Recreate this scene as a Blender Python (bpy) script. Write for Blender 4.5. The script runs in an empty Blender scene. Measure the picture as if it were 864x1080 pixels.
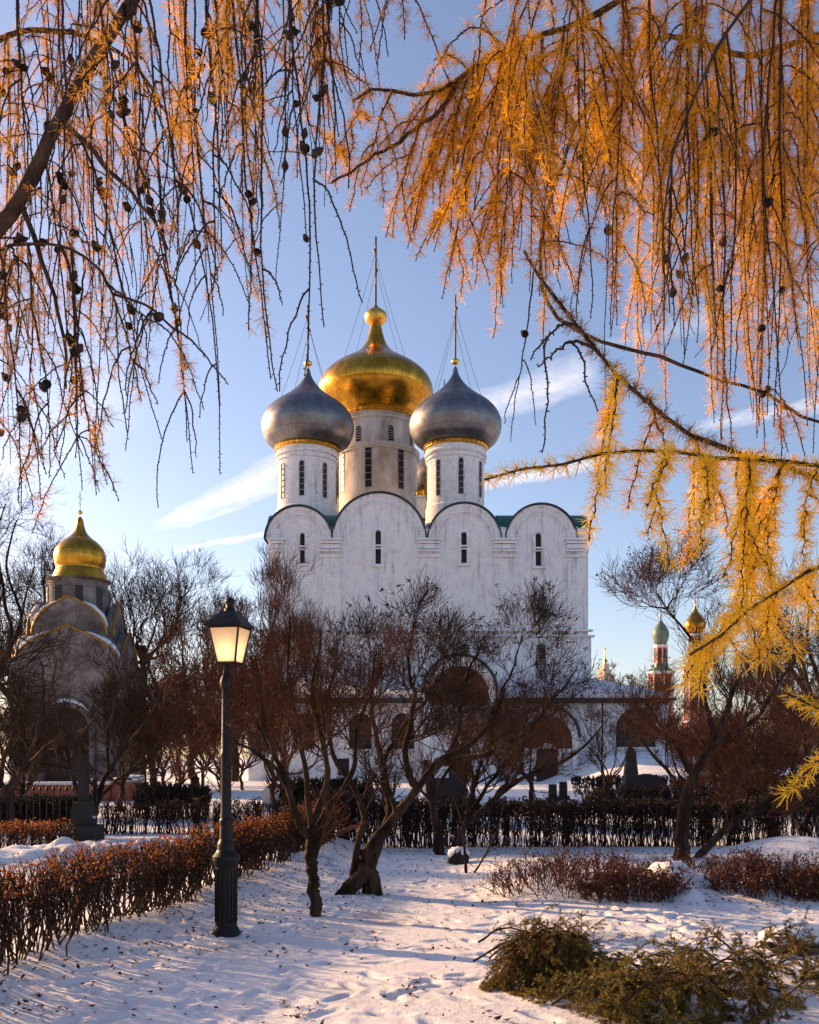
import bpy, math, random
import numpy as np
from mathutils import Matrix, Vector

random.seed(7)
RNG = np.random.default_rng(11)
C = bpy.context.scene.collection
SC = bpy.context.scene
R = math.radians
PI = math.pi

# ------------------------------------------------------------------ camera, sky, sun, exposure
F = 1000.0; CX = 432.0; HY = 800.0; EYE = 1.6
cam_d = bpy.data.cameras.new('camera'); cam = bpy.data.objects.new('camera', cam_d); C.objects.link(cam)
cam_d.sensor_fit = 'HORIZONTAL'; cam_d.sensor_width = 36.0; cam_d.lens = 36.0*F/864.0
cam_d.shift_y = (HY-540.0)/864.0
cam_d.clip_start = 0.05; cam_d.clip_end = 20000.0
cam.location = (0, 0, EYE); cam.rotation_euler = (R(90), 0, 0)
SC.camera = cam
SUN_AZ = -60.0      # degrees from the view axis, negative to the left
SUN_EL = 18.0
sun_d = bpy.data.lights.new('sun', 'SUN'); sun = bpy.data.objects.new('sun', sun_d); C.objects.link(sun)
sun_d.energy = 5.0; sun_d.angle = R(0.6); sun_d.color = (1.0, 0.60, 0.29)
sdir = Vector((math.sin(R(SUN_AZ))*math.cos(R(SUN_EL)), math.cos(R(SUN_AZ))*math.cos(R(SUN_EL)), math.sin(R(SUN_EL))))
sun.rotation_euler = sdir.to_track_quat('Z', 'Y').to_euler()
sun.location = sdir*60
SC.view_settings.view_transform = 'Standard'; SC.view_settings.look = 'None'
SC.view_settings.gamma = 1.0; SC.view_settings.use_curve_mapping = False
SC.view_settings.exposure = 1.08
SC.cycles.max_bounces = 6; SC.cycles.transparent_max_bounces = 8
SC.cycles.diffuse_bounces = 3; SC.cycles.glossy_bounces = 3
SC.cycles.use_denoising = True

world = bpy.data.worlds.new('World'); SC.world = world; world.use_nodes = True
def build_world():
    nt = world.node_tree; nt.nodes.clear(); N = nt.nodes; L = nt.links
    out = N.new('ShaderNodeOutputWorld'); bg = N.new('ShaderNodeBackground'); bg.inputs[1].default_value = 0.092
    sky = N.new('ShaderNodeTexSky'); sky.sky_type = 'NISHITA'; sky.sun_disc = False
    sky.sun_elevation = R(SUN_EL); sky.sun_rotation = R(SUN_AZ); sky.altitude = 150
    sky.air_density = 1.0; sky.dust_density = 1.1; sky.ozone_density = 2.0
    def math_(op, a, b=None, c=None, clamp=False):
        n = N.new('ShaderNodeMath'); n.operation = op; n.use_clamp = clamp
        for i, v in enumerate((a, b, c)):
            if v is None: continue
            if isinstance(v, (int, float)): n.inputs[i].default_value = v
            else: L.new(v, n.inputs[i])
        return n.outputs[0]
    tc = N.new('ShaderNodeTexCoord'); sep = N.new('ShaderNodeSeparateXYZ'); L.new(tc.outputs['Generated'], sep.inputs[0])
    yy = math_('MAXIMUM', sep.outputs[1], 0.05)
    u = math_('DIVIDE', sep.outputs[0], yy); v = math_('DIVIDE', sep.outputs[2], yy)
    comb = N.new('ShaderNodeCombineXYZ')
    # cirrus: streaked noise in a frame tilted along the wind
    al = R(14)
    s = math_('ADD', math_('MULTIPLY', u, math.cos(al)), math_('MULTIPLY', v, math.sin(al)))
    t = math_('SUBTRACT', math_('MULTIPLY', v, math.cos(al)), math_('MULTIPLY', u, math.sin(al)))
    L.new(math_('MULTIPLY', s, 9.0), comb.inputs[0]); L.new(math_('MULTIPLY', t, 34.0), comb.inputs[1])
    nz = N.new('ShaderNodeTexNoise'); nz.inputs['Scale'].default_value = 1.0; nz.inputs['Detail'].default_value = 9; nz.inputs['Roughness'].default_value = 0.62
    nz.inputs['Distortion'].default_value = 0.7
    L.new(comb.outputs[0], nz.inputs['Vector'])
    comb2 = N.new('ShaderNodeCombineXYZ'); L.new(math_('MULTIPLY', u, 40.0), comb2.inputs[0]); L.new(math_('MULTIPLY', v, 75.0), comb2.inputs[1])
    nz2 = N.new('ShaderNodeTexNoise'); nz2.inputs['Scale'].default_value = 1.0; nz2.inputs['Detail'].default_value = 6; nz2.inputs['Roughness'].default_value = 0.7
    nz2.inputs['Distortion'].default_value = 1.2
    L.new(comb2.outputs[0], nz2.inputs['Vector'])
    tot = None
    def streak(px0, py0, px1, py1, w0, w1, amp):
        nonlocal tot
        x0, z0, x1, z1 = (px0-CX)/F, (HY-py0)/F, (px1-CX)/F, (HY-py1)/F
        Ls = math.hypot(x1-x0, z1-z0); dx, dz = (x1-x0)/Ls, (z1-z0)/Ls
        a = math_('ADD', math_('MULTIPLY', math_('SUBTRACT', u, x0), dx), math_('MULTIPLY', math_('SUBTRACT', v, z0), dz))
        b = math_('SUBTRACT', math_('MULTIPLY', math_('SUBTRACT', v, z0), dx), math_('MULTIPLY', math_('SUBTRACT', u, x0), dz))
        b = math_('ADD', b, math_('MULTIPLY', math_('SUBTRACT', nz.outputs[0], 0.5), 0.030))
        f = math_('DIVIDE', a, Ls)
        fc = math_('MINIMUM', math_('MAXIMUM', f, 0.0), 1.0)
        w = math_('ADD', math_('MULTIPLY', fc, (w1-w0)/F), w0/F)
        prof = math_('SUBTRACT', 1.0, math_('DIVIDE', math_('ABSOLUTE', b), w), clamp=True)
        prof = math_('POWER', prof, 0.7)
        e1 = math_('MULTIPLY', math_('ADD', f, 0.08), 6.0, clamp=True); e2 = math_('MULTIPLY', math_('SUBTRACT', 1.08, f), 5.0, clamp=True)
        m = math_('MULTIPLY', math_('MULTIPLY', prof, amp), math_('MULTIPLY', e1, e2))
        tot = m if tot is None else math_('MAXIMUM', tot, m)
    streak(172, 552, 345, 478, 8, 27, 0.9)
    streak(190, 577, 330, 556, 4, 6, 0.95)
    streak(500, 432, 625, 392, 18, 24, 0.72)
    streak(505, 510, 640, 485, 11, 8, 0.75)
    streak(300, 470, 520, 455, 8, 26, 0.4)
    streak(740, 450, 900, 420, 7, 12, 0.6)
    streak(640, 360, 900, 300, 6, 30, 0.2)
    streak(-20, 520, 130, 395, 30, 60, 0.3)
    tex = math_('MULTIPLY', math_('SUBTRACT', math_('ADD', math_('MULTIPLY', nz.outputs[0], 0.6), math_('MULTIPLY', nz2.outputs[0], 0.62)), 0.28), 1.9, clamp=True)
    mask = math_('MULTIPLY', tot, tex, clamp=True)
    front = math_('MULTIPLY', sep.outputs[1], 8.0, clamp=True)
    mask = math_('MULTIPLY', mask, front)
    hs = N.new('ShaderNodeMix'); hs.data_type = 'RGBA'; hs.blend_type = 'MULTIPLY'; hs.inputs[0].default_value = 1.0
    L.new(sky.outputs[0], hs.inputs[6]); hs.inputs[7].default_value = SKY_TINT
    mx = N.new('ShaderNodeMix'); mx.data_type = 'RGBA'
    L.new(mask, mx.inputs[0]); L.new(hs.outputs[2], mx.inputs[6]); mx.inputs[7].default_value = CLOUD_COL
    L.new(mx.outputs[2], bg.inputs[0]); L.new(bg.outputs[0], out.inputs[0])
SKY_TINT = (1.25, 1.09, 1.10, 1)
CLOUD_COL = (7.6, 6.9, 7.0, 1)
build_world()

# ------------------------------------------------------------------ helpers
def at(px, py, d): return ((px-CX)*d/F, d, EYE+(HY-py)*d/F)
def X(px, d): return (px-CX)*d/F
def Z(py, d): return EYE+(HY-py)*d/F
def tag(o, label=None, cat=None, group=None, kind=None):
    if label: o['label'] = label
    if cat: o['category'] = cat
    if group: o['group'] = group
    if kind: o['kind'] = kind
    return o
def thing(name, loc, label, cat, group=None, rotz=0):
    o = bpy.data.objects.new(name, None); C.objects.link(o); o.location = loc; o.rotation_euler = (0, 0, rotz)
    o.empty_display_size = 0.3
    return tag(o, label, cat, group)
def origin(o):
    v = Vector((0, 0, 0))
    while o is not None: v += Vector(o.location); o = o.parent
    return np.array(v)
def copy_tree(o, parent=None):
    c = o.copy(); C.objects.link(c); c.parent = parent
    for ch in list(o.children): copy_tree(ch, c)
    return c

class MB:
    def __init__(s): s.V = []; s.Q = []; s.T = []; s.n = 0; s.ng = []; s.qm = []; s.tm = []
    def add(s, V, Q=None, T=None, m=0):
        V = np.asarray(V, float).reshape(-1, 3)
        if Q is not None and len(Q): Q = np.asarray(Q, int).reshape(-1, 4)+s.n; s.Q.append(Q); s.qm.append(np.full(len(Q), m))
        if T is not None and len(T): T = np.asarray(T, int).reshape(-1, 3)+s.n; s.T.append(T); s.tm.append(np.full(len(T), m))
        s.V.append(V); s.n += len(V); return s
    def box(s, cx, cy, cz, sx, sy, sz, rot=0.0, taper=1.0, m=0):
        a = np.array([[-1,-1,-1],[1,-1,-1],[1,1,-1],[-1,1,-1],[-1,-1,1],[1,-1,1],[1,1,1],[-1,1,1]], float)*[sx/2, sy/2, sz/2]
        a[4:, :2] *= taper
        c, d = math.cos(rot), math.sin(rot)
        a = np.c_[a[:,0]*c-a[:,1]*d, a[:,0]*d+a[:,1]*c, a[:,2]]+[cx, cy, cz]
        return s.add(a, [[0,3,2,1],[4,5,6,7],[0,1,5,4],[1,2,6,5],[2,3,7,6],[3,0,4,7]], m=m)
    def lathe(s, prof, c=(0,0,0), n=48, cap=False, lobes=0, lob=0.0, m=0):
        prof = np.asarray(prof, float); k = len(prof)
        a = np.linspace(0, 2*PI, n, endpoint=False)
        rr = prof[:,0][:,None]*(1+lob*np.cos(lobes*a)[None,:])
        V = np.stack([rr*np.cos(a), rr*np.sin(a), np.repeat(prof[:,1][:,None], n, 1)], -1)+np.asarray(c)
        i = np.arange(k-1)[:,None]; j = np.arange(n)[None,:]; j2 = (j+1)%n
        Q = np.stack([i*n+j+0*i, i*n+j2, (i+1)*n+j2, (i+1)*n+j], -1)
        return s.add(V.reshape(-1,3), Q.reshape(-1,4), m=m)
    def tubes(s, P, Rr, sides=4, m=0, cap=False, rough=0.0):
        P = np.asarray(P, float); Rr = np.asarray(Rr, float)
        if P.ndim == 2: P = P[None]; Rr = Rr[None]
        N, K, _ = P.shape
        if N == 0: return s
        T = np.gradient(P, axis=1); T /= np.linalg.norm(T, axis=2, keepdims=True)+1e-9
        mt = T.mean(1); ref = np.where(np.abs(mt[:,2:3]) < 0.75, np.array([[0,0,1.0]]), np.array([[1.0,0.13,0]]))
        U = np.cross(T, ref[:,None,:]); U /= np.linalg.norm(U, axis=2, keepdims=True)+1e-9
        W = np.cross(T, U)
        a = np.linspace(0, 2*PI, sides, endpoint=False)
        rad = Rr[:,:,None,None]
        if rough: rad = rad*(1+rough*RNG.normal(size=(N, K, sides, 1)))
        V = P[:,:,None,:]+rad*(U[:,:,None,:]*np.cos(a)[None,None,:,None]+W[:,:,None,:]*np.sin(a)[None,None,:,None])
        n_ = np.arange(N)[:,None,None]*K*sides; k_ = np.arange(K-1)[None,:,None]*sides; j = np.arange(sides)[None,None,:]; j2 = (j+1)%sides
        Q = np.stack([n_+k_+j, n_+k_+j2, n_+k_+sides+j2, n_+k_+sides+j], -1)
        return s.add(V.reshape(-1,3), Q.reshape(-1,4), m=m)
    def bar(s, a, b, r, r2=None, sides=8, m=0):
        r2 = r if r2 is None else r2
        return s.tubes(np.array([a, b], float), np.array([r, r2]), sides, m=m)
    def blob(s, c, r, squash=1.0, n=10, m=0):
        th = np.linspace(0, PI, max(4, n//2+1)); prof = np.c_[np.sin(th)*r+1e-4, -np.cos(th)*r*squash]
        return s.lathe(prof, c, n, m=m)
    def build(s, name, mat, parent=None, smooth=False):
        V = np.concatenate(s.V) if s.V else np.zeros((0,3))
        if parent is not None: V = V-origin(parent)
        Q = np.concatenate(s.Q) if s.Q else np.zeros((0,4), int)
        T = np.concatenate(s.T) if s.T else np.zeros((0,3), int)
        me = bpy.data.meshes.new(name)
        me.vertices.add(len(V)); me.vertices.foreach_set('co', V.astype(np.float32).ravel())
        nl = 4*len(Q)+3*len(T)
        me.loops.add(nl); me.loops.foreach_set('vertex_index', np.concatenate([Q.ravel(), T.ravel()]).astype(np.int32))
        me.polygons.add(len(Q)+len(T))
        st = np.concatenate([np.arange(len(Q))*4, 4*len(Q)+np.arange(len(T))*3]).astype(np.int32)
        me.polygons.foreach_set('loop_start', st)
        mats = mat if isinstance(mat, (list, tuple)) else [mat]
        for q in mats: me.materials.append(q)
        if len(mats) > 1:
            mi = np.concatenate((s.qm or [np.zeros(0)])+(s.tm or [np.zeros(0)])).astype(np.int32)
            me.polygons.foreach_set('material_index', mi)
        me.polygons.foreach_set('use_smooth', np.full(len(Q)+len(T), bool(smooth)))
        me.update(calc_edges=True); me.validate()
        o = bpy.data.objects.new(name, me); C.objects.link(o); o.parent = parent
        return o

def plate(mb, outline, holes, y0, th, rotz=0.0, c=(0, 0), m=0):
    """solid slab in the x-z plane with real openings, front at y0 (towards the camera), th deep"""
    cu = bpy.data.curves.new('tmp', 'CURVE'); cu.dimensions = '2D'; cu.fill_mode = 'BOTH'; cu.extrude = th/2
    for pts in [outline]+list(holes):
        sp = cu.splines.new('POLY'); sp.points.add(len(pts)-1)
        for p, q in zip(sp.points, pts): p.co = (q[0], q[1], 0, 1)
        sp.use_cyclic_u = True
    ob = bpy.data.objects.new('tmp', cu); C.objects.link(ob)
    dg = bpy.context.evaluated_depsgraph_get()
    me = bpy.data.meshes.new_from_object(ob.evaluated_get(dg))
    V = np.zeros(len(me.vertices)*3); me.vertices.foreach_get('co', V); V = V.reshape(-1, 3)
    W = np.c_[V[:,0], y0+th/2-V[:,2], V[:,1]]
    if rotz or c != (0, 0):
        a, b = math.cos(rotz), math.sin(rotz); W = np.c_[W[:,0]*a-W[:,1]*b+c[0], W[:,0]*b+W[:,1]*a+c[1], W[:,2]]
    T = []; Q = []
    for p in me.polygons:
        vs = list(p.vertices)
        if len(vs) == 3: T.append(vs)
        elif len(vs) == 4: Q.append(vs)
        else:
            for i in range(1, len(vs)-1): T.append([vs[0], vs[i], vs[i+1]])
    mb.add(W, Q or None, T or None, m=m)
    C.objects.unlink(ob); bpy.data.objects.remove(ob); bpy.data.curves.remove(cu); bpy.data.meshes.remove(me)
    return mb
def arch_pts(cx, z0, zs, hw, n=14, keel=0.0):
    """arched opening: from floor z0 up to spring zs, round head of half width hw"""
    a = np.linspace(0, PI, n)
    p = [(cx+hw, z0)]+[(cx+hw*math.cos(t), zs+hw*math.sin(t)*(1+keel*max(0, math.sin(t))**14)) for t in a]+[(cx-hw, z0)]
    return p

# ------------------------------------------------------------------ materials
MATS = {}
def mat(name, cols, rough=0.8, metal=0.0, scale=3.0, bump=0.0, bscale=None, detail=6, stretch=(1,1,1), trans=0.0, spec=0.3, ramp=(0.3, 0.7), emit=None, coord='Object', bdist=0.02):
    """procedural material: noise between the given colours, noise bump"""
    m = bpy.data.materials.new(name); m.use_nodes = True; MATS[name] = m
    nt = m.node_tree; N = nt.nodes; L = nt.links; b = N['Principled BSDF']; out = N['Material Output']
    b.inputs['Roughness'].default_value = rough; b.inputs['Metallic'].default_value = metal; b.inputs['Specular IOR Level'].default_value = spec
    tc = N.new('ShaderNodeTexCoord'); mp = N.new('ShaderNodeMapping'); mp.inputs['Scale'].default_value = stretch
    L.new(tc.outputs[coord], mp.inputs[0])
    nz = N.new('ShaderNodeTexNoise'); nz.inputs['Scale'].default_value = scale; nz.inputs['Detail'].default_value = detail
    nz.inputs['Roughness'].default_value = 0.6
    L.new(mp.outputs[0], nz.inputs['Vector'])
    rp = N.new('ShaderNodeValToRGB'); el = rp.color_ramp.elements
    k = len(cols)
    for i, cc in enumerate(cols):
        pos = ramp[0]+(ramp[1]-ramp[0])*i/max(1, k-1)
        e = el[i] if i < 2 else el.new(pos)
        e.position = pos; e.color = (*cc, 1)
    if k == 1: el[1].position = 1; el[1].color = (*cols[0], 1)
    L.new(nz.outputs[0], rp.inputs[0]); L.new(rp.outputs[0], b.inputs['Base Color'])
    if bump:
        n2 = N.new('ShaderNodeTexNoise'); n2.inputs['Scale'].default_value = bscale or scale*3; n2.inputs['Detail'].default_value = 5
        L.new(mp.outputs[0], n2.inputs['Vector'])
        bp = N.new('ShaderNodeBump'); bp.inputs['Strength'].default_value = bump; bp.inputs['Distance'].default_value = bdist
        L.new(n2.outputs[0], bp.inputs['Height']); L.new(bp.outputs[0], b.inputs['Normal'])
    if trans:
        tr = N.new('ShaderNodeBsdfTranslucent'); mx = N.new('ShaderNodeMixShader'); mx.inputs[0].default_value = trans
        L.new(rp.outputs[0], tr.inputs[0]); L.new(b.outputs[0], mx.inputs[1]); L.new(tr.outputs[0], mx.inputs[2]); L.new(mx.outputs[0], out.inputs[0])
    if emit:
        b.inputs['Emission Color'].default_value = (*emit[0], 1); b.inputs['Emission Strength'].default_value = emit[1]
    return m
def island_var(m, amount=0.35):
    """each leaf or needle its own tint: random per mesh island brightens or darkens the colour"""
    nt = m.node_tree; N = nt.nodes; L = nt.links
    g = N.new('ShaderNodeNewGeometry'); hv = N.new('ShaderNodeHueSaturation')
    mr = N.new('ShaderNodeMapRange'); mr.inputs['To Min'].default_value = 1-amount; mr.inputs['To Max'].default_value = 1+amount
    L.new(g.outputs['Random Per Island'], mr.inputs[0]); L.new(mr.outputs[0], hv.inputs['Value'])
    rp = [n for n in N if n.type == 'VALTORGB'][0]
    tg = [l.to_socket for l in rp.outputs[0].links]
    for t in tg: L.new(hv.outputs[0], t)
    L.new(rp.outputs[0], hv.inputs['Color'])
    return m

def mat_wall():
    """old limewashed brick: faint courses, grey streaks and worn patches"""
    m = mat('limewashed_brick', [(0.50,0.47,0.47), (0.74,0.71,0.71), (0.80,0.78,0.78)], rough=0.92, scale=1.6, ramp=(0.25, 0.55), stretch=(1,1,0.75), spec=0.1)
    nt = m.node_tree; N = nt.nodes; L = nt.links; b = N['Principled BSDF']
    tc = N.new('ShaderNodeTexCoord')
    mp = N.new('ShaderNodeMapping'); mp.inputs['Scale'].default_value = (2.6, 2.6, 0.22); L.new(tc.outputs['Object'], mp.inputs[0])
    st = N.new('ShaderNodeTexNoise'); st.inputs['Scale'].default_value = 1.0; st.inputs['Detail'].default_value = 8; st.inputs['Roughness'].default_value = 0.7
    L.new(mp.outputs[0], st.inputs['Vector'])
    rs = N.new('ShaderNodeValToRGB'); rs.color_ramp.elements[0].position = 0.33; rs.color_ramp.elements[0].color = (0.50,0.47,0.46,1)
    rs.color_ramp.elements[1].position = 0.46; rs.color_ramp.elements[1].color = (1,1,1,1)
    L.new(st.outputs[0], rs.inputs[0])
    # chipped spots where the wash is gone
    sp = N.new('ShaderNodeTexNoise'); sp.inputs['Scale'].default_value = 3.4; sp.inputs['Detail'].default_value = 9; sp.inputs['Roughness'].default_value = 0.75
    L.new(tc.outputs['Object'], sp.inputs['Vector'])
    r2 = N.new('ShaderNodeValToRGB'); r2.color_ramp.elements[0].position = 0.37; r2.color_ramp.elements[0].color = (0.5,0.38,0.34,1)
    r2.color_ramp.elements[1].position = 0.42; r2.color_ramp.elements[1].color = (1,1,1,1)
    L.new(sp.outputs[0], r2.inputs[0])
    m1 = N.new('ShaderNodeMix'); m1.data_type = 'RGBA'; m1.blend_type = 'MULTIPLY'; m1.inputs[0].default_value = 0.75
    m2 = N.new('ShaderNodeMix'); m2.data_type = 'RGBA'; m2.blend_type = 'MULTIPLY'; m2.inputs[0].default_value = 0.75
    rp = [n for n in N if n.type == 'VALTORGB'][0]
    L.new(rp.outputs[0], m1.inputs[6]); L.new(rs.outputs[0], m1.inputs[7]); L.new(m1.outputs[2], m2.inputs[6]); L.new(r2.outputs[0], m2.inputs[7])
    L.new(m2.outputs[2], b.inputs['Base Color'])
    # brick courses as relief
    sx = N.new('ShaderNodeSeparateXYZ'); L.new(tc.outputs['Object'], sx.inputs[0])
    ad = N.new('ShaderNodeMath'); ad.operation = 'ADD'; L.new(sx.outputs[0], ad.inputs[0]); L.new(sx.outputs[1], ad.inputs[1])
    cb = N.new('ShaderNodeCombineXYZ'); L.new(ad.outputs[0], cb.inputs[0]); L.new(sx.outputs[2], cb.inputs[1])
    br = N.new('ShaderNodeTexBrick'); br.inputs['Scale'].default_value = 1.0; br.inputs['Brick Width'].default_value = 0.62; br.inputs['Row Height'].default_value = 0.21
    br.inputs['Mortar Size'].default_value = 0.03; br.inputs['Mortar Smooth'].default_value = 0.6
    L.new(cb.outputs[0], br.inputs['Vector'])
    m3 = N.new('ShaderNodeMix'); m3.data_type = 'RGBA'; m3.blend_type = 'MULTIPLY'; fj = N.new('ShaderNodeMath'); fj.operation = 'MULTIPLY'; fj.inputs[1].default_value = 0.13; L.new(br.outputs['Fac'], fj.inputs[0]); L.new(fj.outputs[0], m3.inputs[0]); L.new(m2.outputs[2], m3.inputs[6]); m3.inputs[7].default_value = (0.4,0.36,0.36,1); L.new(m3.outputs[2], b.inputs['Base Color'])
    mxh = N.new('ShaderNodeMath'); mxh.operation = 'MULTIPLY_ADD'; mxh.inputs[1].default_value = -0.8
    L.new(br.outputs['Fac'], mxh.inputs[0]); L.new(sp.outputs[0], mxh.inputs[2])
    bp = N.new('ShaderNodeBump'); bp.inputs['Strength'].default_value = 0.35; bp.inputs['Distance'].default_value = 0.06
    L.new(mxh.outputs[0], bp.inputs['Height']); L.new(bp.outputs[0], b.inputs['Normal'])
    return m
def mat_dome(name, cols, rough, cell=(26, 1.1), metal=1.0, bump=0.25, seam=0.5):
    """sheet metal onion: sheets in rings, each with a slight tilt of its own, darker seams"""
    m = bpy.data.materials.new(name); m.use_nodes = True; MATS[name] = m
    nt = m.node_tree; N = nt.nodes; L = nt.links; b = N['Principled BSDF']
    b.inputs['Metallic'].default_value = metal; b.inputs['Roughness'].default_value = rough
    tc = N.new('ShaderNodeTexCoord'); sx = N.new('ShaderNodeSeparateXYZ'); L.new(tc.outputs['Object'], sx.inputs[0])
    an = N.new('ShaderNodeMath'); an.operation = 'ARCTAN2'; L.new(sx.outputs[1], an.inputs[0]); L.new(sx.outputs[0], an.inputs[1])
    am = N.new('ShaderNodeMath'); am.operation = 'MULTIPLY'; L.new(an.outputs[0], am.inputs[0]); am.inputs[1].default_value = cell[0]/(2*PI)
    cb = N.new('ShaderNodeCombineXYZ'); L.new(am.outputs[0], cb.inputs[0]); 
    zm = N.new('ShaderNodeMath'); zm.operation = 'MULTIPLY'; L.new(sx.outputs[2], zm.inputs[0]); zm.inputs[1].default_value = cell[1]
    L.new(zm.outputs[0], cb.inputs[1])
    br = N.new('ShaderNodeTexBrick'); br.inputs['Scale'].default_value = 1.0; br.inputs['Brick Width'].default_value = 1.0; br.inputs['Row Height'].default_value = 1.0
    br.inputs['Mortar Size'].default_value = 0.03; br.inputs['Bias'].default_value = 0.0
    br.inputs['Color1'].default_value = (0,0,0,1); br.inputs['Color2'].default_value = (1,1,1,1); br.inputs['Mortar'].default_value = (0.5,0.5,0.5,1)
    L.new(cb.outputs[0], br.inputs['Vector'])
    nz = N.new('ShaderNodeTexNoise'); nz.inputs['Scale'].default_value = 1.3; nz.inputs['Detail'].default_value = 8; nz.inputs['Roughness'].default_value = 0.65
    L.new(tc.outputs['Object'], nz.inputs['Vector'])
    ad = N.new('ShaderNodeMath'); ad.operation = 'MULTIPLY_ADD'; L.new(br.outputs['Color'], ad.inputs[0]); ad.inputs[1].default_value = 0.25; L.new(nz.outputs[0], ad.inputs[2])
    rp = N.new('ShaderNodeValToRGB'); el = rp.color_ramp.elements
    el[0].position = 0.35; el[0].color = (*cols[0], 1); el[1].position = 0.85; el[1].color = (*cols[1], 1)
    L.new(ad.outputs[0], rp.inputs[0])
    mx = N.new('ShaderNodeMix'); mx.data_type = 'RGBA'; mx.blend_type = 'MULTIPLY'
    fm = N.new('ShaderNodeMath'); fm.operation = 'MULTIPLY'; fm.inputs[1].default_value = seam; L.new(br.outputs['Fac'], fm.inputs[0]); L.new(fm.outputs[0], mx.inputs[0])
    L.new(rp.outputs[0], mx.inputs[6]); mx.inputs[7].default_value = (0.25,0.22,0.2,1); L.new(mx.outputs[2], b.inputs['Base Color'])
    rr = N.new('ShaderNodeMath'); rr.operation = 'MULTIPLY_ADD'; rr.inputs[1].default_value = 0.25; rr.inputs[2].default_value = rough-0.1
    L.new(nz.outputs[0], rr.inputs[0]); L.new(rr.outputs[0], b.inputs['Roughness'])
    bh = N.new('ShaderNodeMath'); bh.operation = 'MULTIPLY_ADD'; L.new(br.outputs['Color'], bh.inputs[0]); bh.inputs[1].default_value = 0.15; L.new(nz.outputs[0], bh.inputs[2])
    bp = N.new('ShaderNodeBump'); bp.inputs['Strength'].default_value = bump; bp.inputs['Distance'].default_value = 0.08
    L.new(bh.outputs[0], bp.inputs['Height']); L.new(bp.outputs[0], b.inputs['Normal'])
    return m
def mat_snow():
    m = mat('snow', [(0.50,0.48,0.49), (0.68,0.68,0.70), (0.74,0.74,0.77)], rough=0.7, scale=0.9, ramp=(0.3, 0.5), spec=0.25)
    nt = m.node_tree; N = nt.nodes; L = nt.links; b = N['Principled BSDF']
    rp = [n for n in N if n.type == 'VALTORGB'][0]
    tc = N.new('ShaderNodeTexCoord')
    # fine soil and needle crumbs trodden in
    n2 = N.new('ShaderNodeTexNoise'); n2.inputs['Scale'].default_value = 26; n2.inputs['Detail'].default_value = 6; n2.inputs['Roughness'].default_value = 0.7; L.new(tc.outputs['Object'], n2.inputs['Vector'])
    n3 = N.new('ShaderNodeTexNoise'); n3.inputs['Scale'].default_value = 0.45; n3.inputs['Detail'].default_value = 4; L.new(tc.outputs['Object'], n3.inputs['Vector'])
    ml = N.new('ShaderNodeMath'); ml.operation = 'MULTIPLY_ADD'; ml.inputs[1].default_value = 0.35; L.new(n3.outputs[0], ml.inputs[0]); L.new(n2.outputs[0], ml.inputs[2])
    rd = N.new('ShaderNodeValToRGB'); rd.color_ramp.elements[0].position = 0.80; rd.color_ramp.elements[0].color = (0,0,0,1); rd.color_ramp.elements[1].position = 0.90; rd.color_ramp.elements[1].color = (1,1,1,1)
    L.new(ml.outputs[0], rd.inputs[0])
    mx = N.new('ShaderNodeMix'); mx.data_type = 'RGBA'
    fm = N.new('ShaderNodeMath'); fm.operation = 'MULTIPLY'; fm.inputs[1].default_value = 0.6; L.new(rd.outputs[0], fm.inputs[0]); L.new(fm.outputs[0], mx.inputs[0])
    L.new(rp.outputs[0], mx.inputs[6]); mx.inputs[7].default_value = (0.22,0.16,0.12,1); L.new(mx.outputs[2], b.inputs['Base Color'])
    n4 = N.new('ShaderNodeTexNoise'); n4.inputs['Scale'].default_value = 14; n4.inputs['Detail'].default_value = 8; n4.inputs['Roughness'].default_value = 0.68; L.new(tc.outputs['Object'], n4.inputs['Vector'])
    bp = N.new('ShaderNodeBump'); bp.inputs['Strength'].default_value = 0.42; bp.inputs['Distance'].default_value = 0.05
    L.new(n4.outputs[0], bp.inputs['Height']); L.new(bp.outputs[0], b.inputs['Normal'])
    return m

M_wall = mat_wall()
M_agedgilt = mat('aged_gilt', [(0.20,0.10,0.02), (0.50,0.27,0.05)], rough=0.5, metal=0.9, scale=5, bump=0.5, bscale=14)
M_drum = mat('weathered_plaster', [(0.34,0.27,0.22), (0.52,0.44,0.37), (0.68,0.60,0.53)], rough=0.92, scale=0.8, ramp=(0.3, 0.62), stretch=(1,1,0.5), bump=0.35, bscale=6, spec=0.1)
M_gold = mat_dome('gilded_sheet', [(0.32,0.14,0.014), (0.72,0.37,0.045)], 0.26, cell=(40, 1.3), seam=0.5)
M_goldtrim = mat('gilded_trim', [(0.55,0.27,0.04), (0.95,0.6,0.14)], rough=0.38, metal=1.0, scale=3.5, bump=0.5, bscale=9)
M_silver = mat_dome('grey_sheet_metal', [(0.14,0.137,0.145), (0.27,0.262,0.27)], 0.42, cell=(34, 1.1), bump=0.2, seam=0.42)
M_green = mat('green_painted_roof', [(0.015,0.10,0.075), (0.03,0.15,0.11)], rough=0.5, scale=1.5, bump=0.2)
M_roofdark = mat('dark_roof_metal', [(0.02,0.03,0.03), (0.045,0.06,0.06)], rough=0.5, scale=1.5)
M_dark = mat('dark_window_glass', [(0.010,0.010,0.011), (0.03,0.026,0.025)], rough=0.3, scale=1.2, spec=0.25)
M_frame = mat('dark_window_bars', [(0.05,0.042,0.04), (0.09,0.075,0.07)], rough=0.7, scale=4)
M_snow = mat_snow()
M_iron = mat('black_cast_iron', [(0.005,0.005,0.005), (0.014,0.012,0.012)], rough=0.5, scale=14, bump=0.25, bscale=40, spec=0.25, bdist=0.004)
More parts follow.
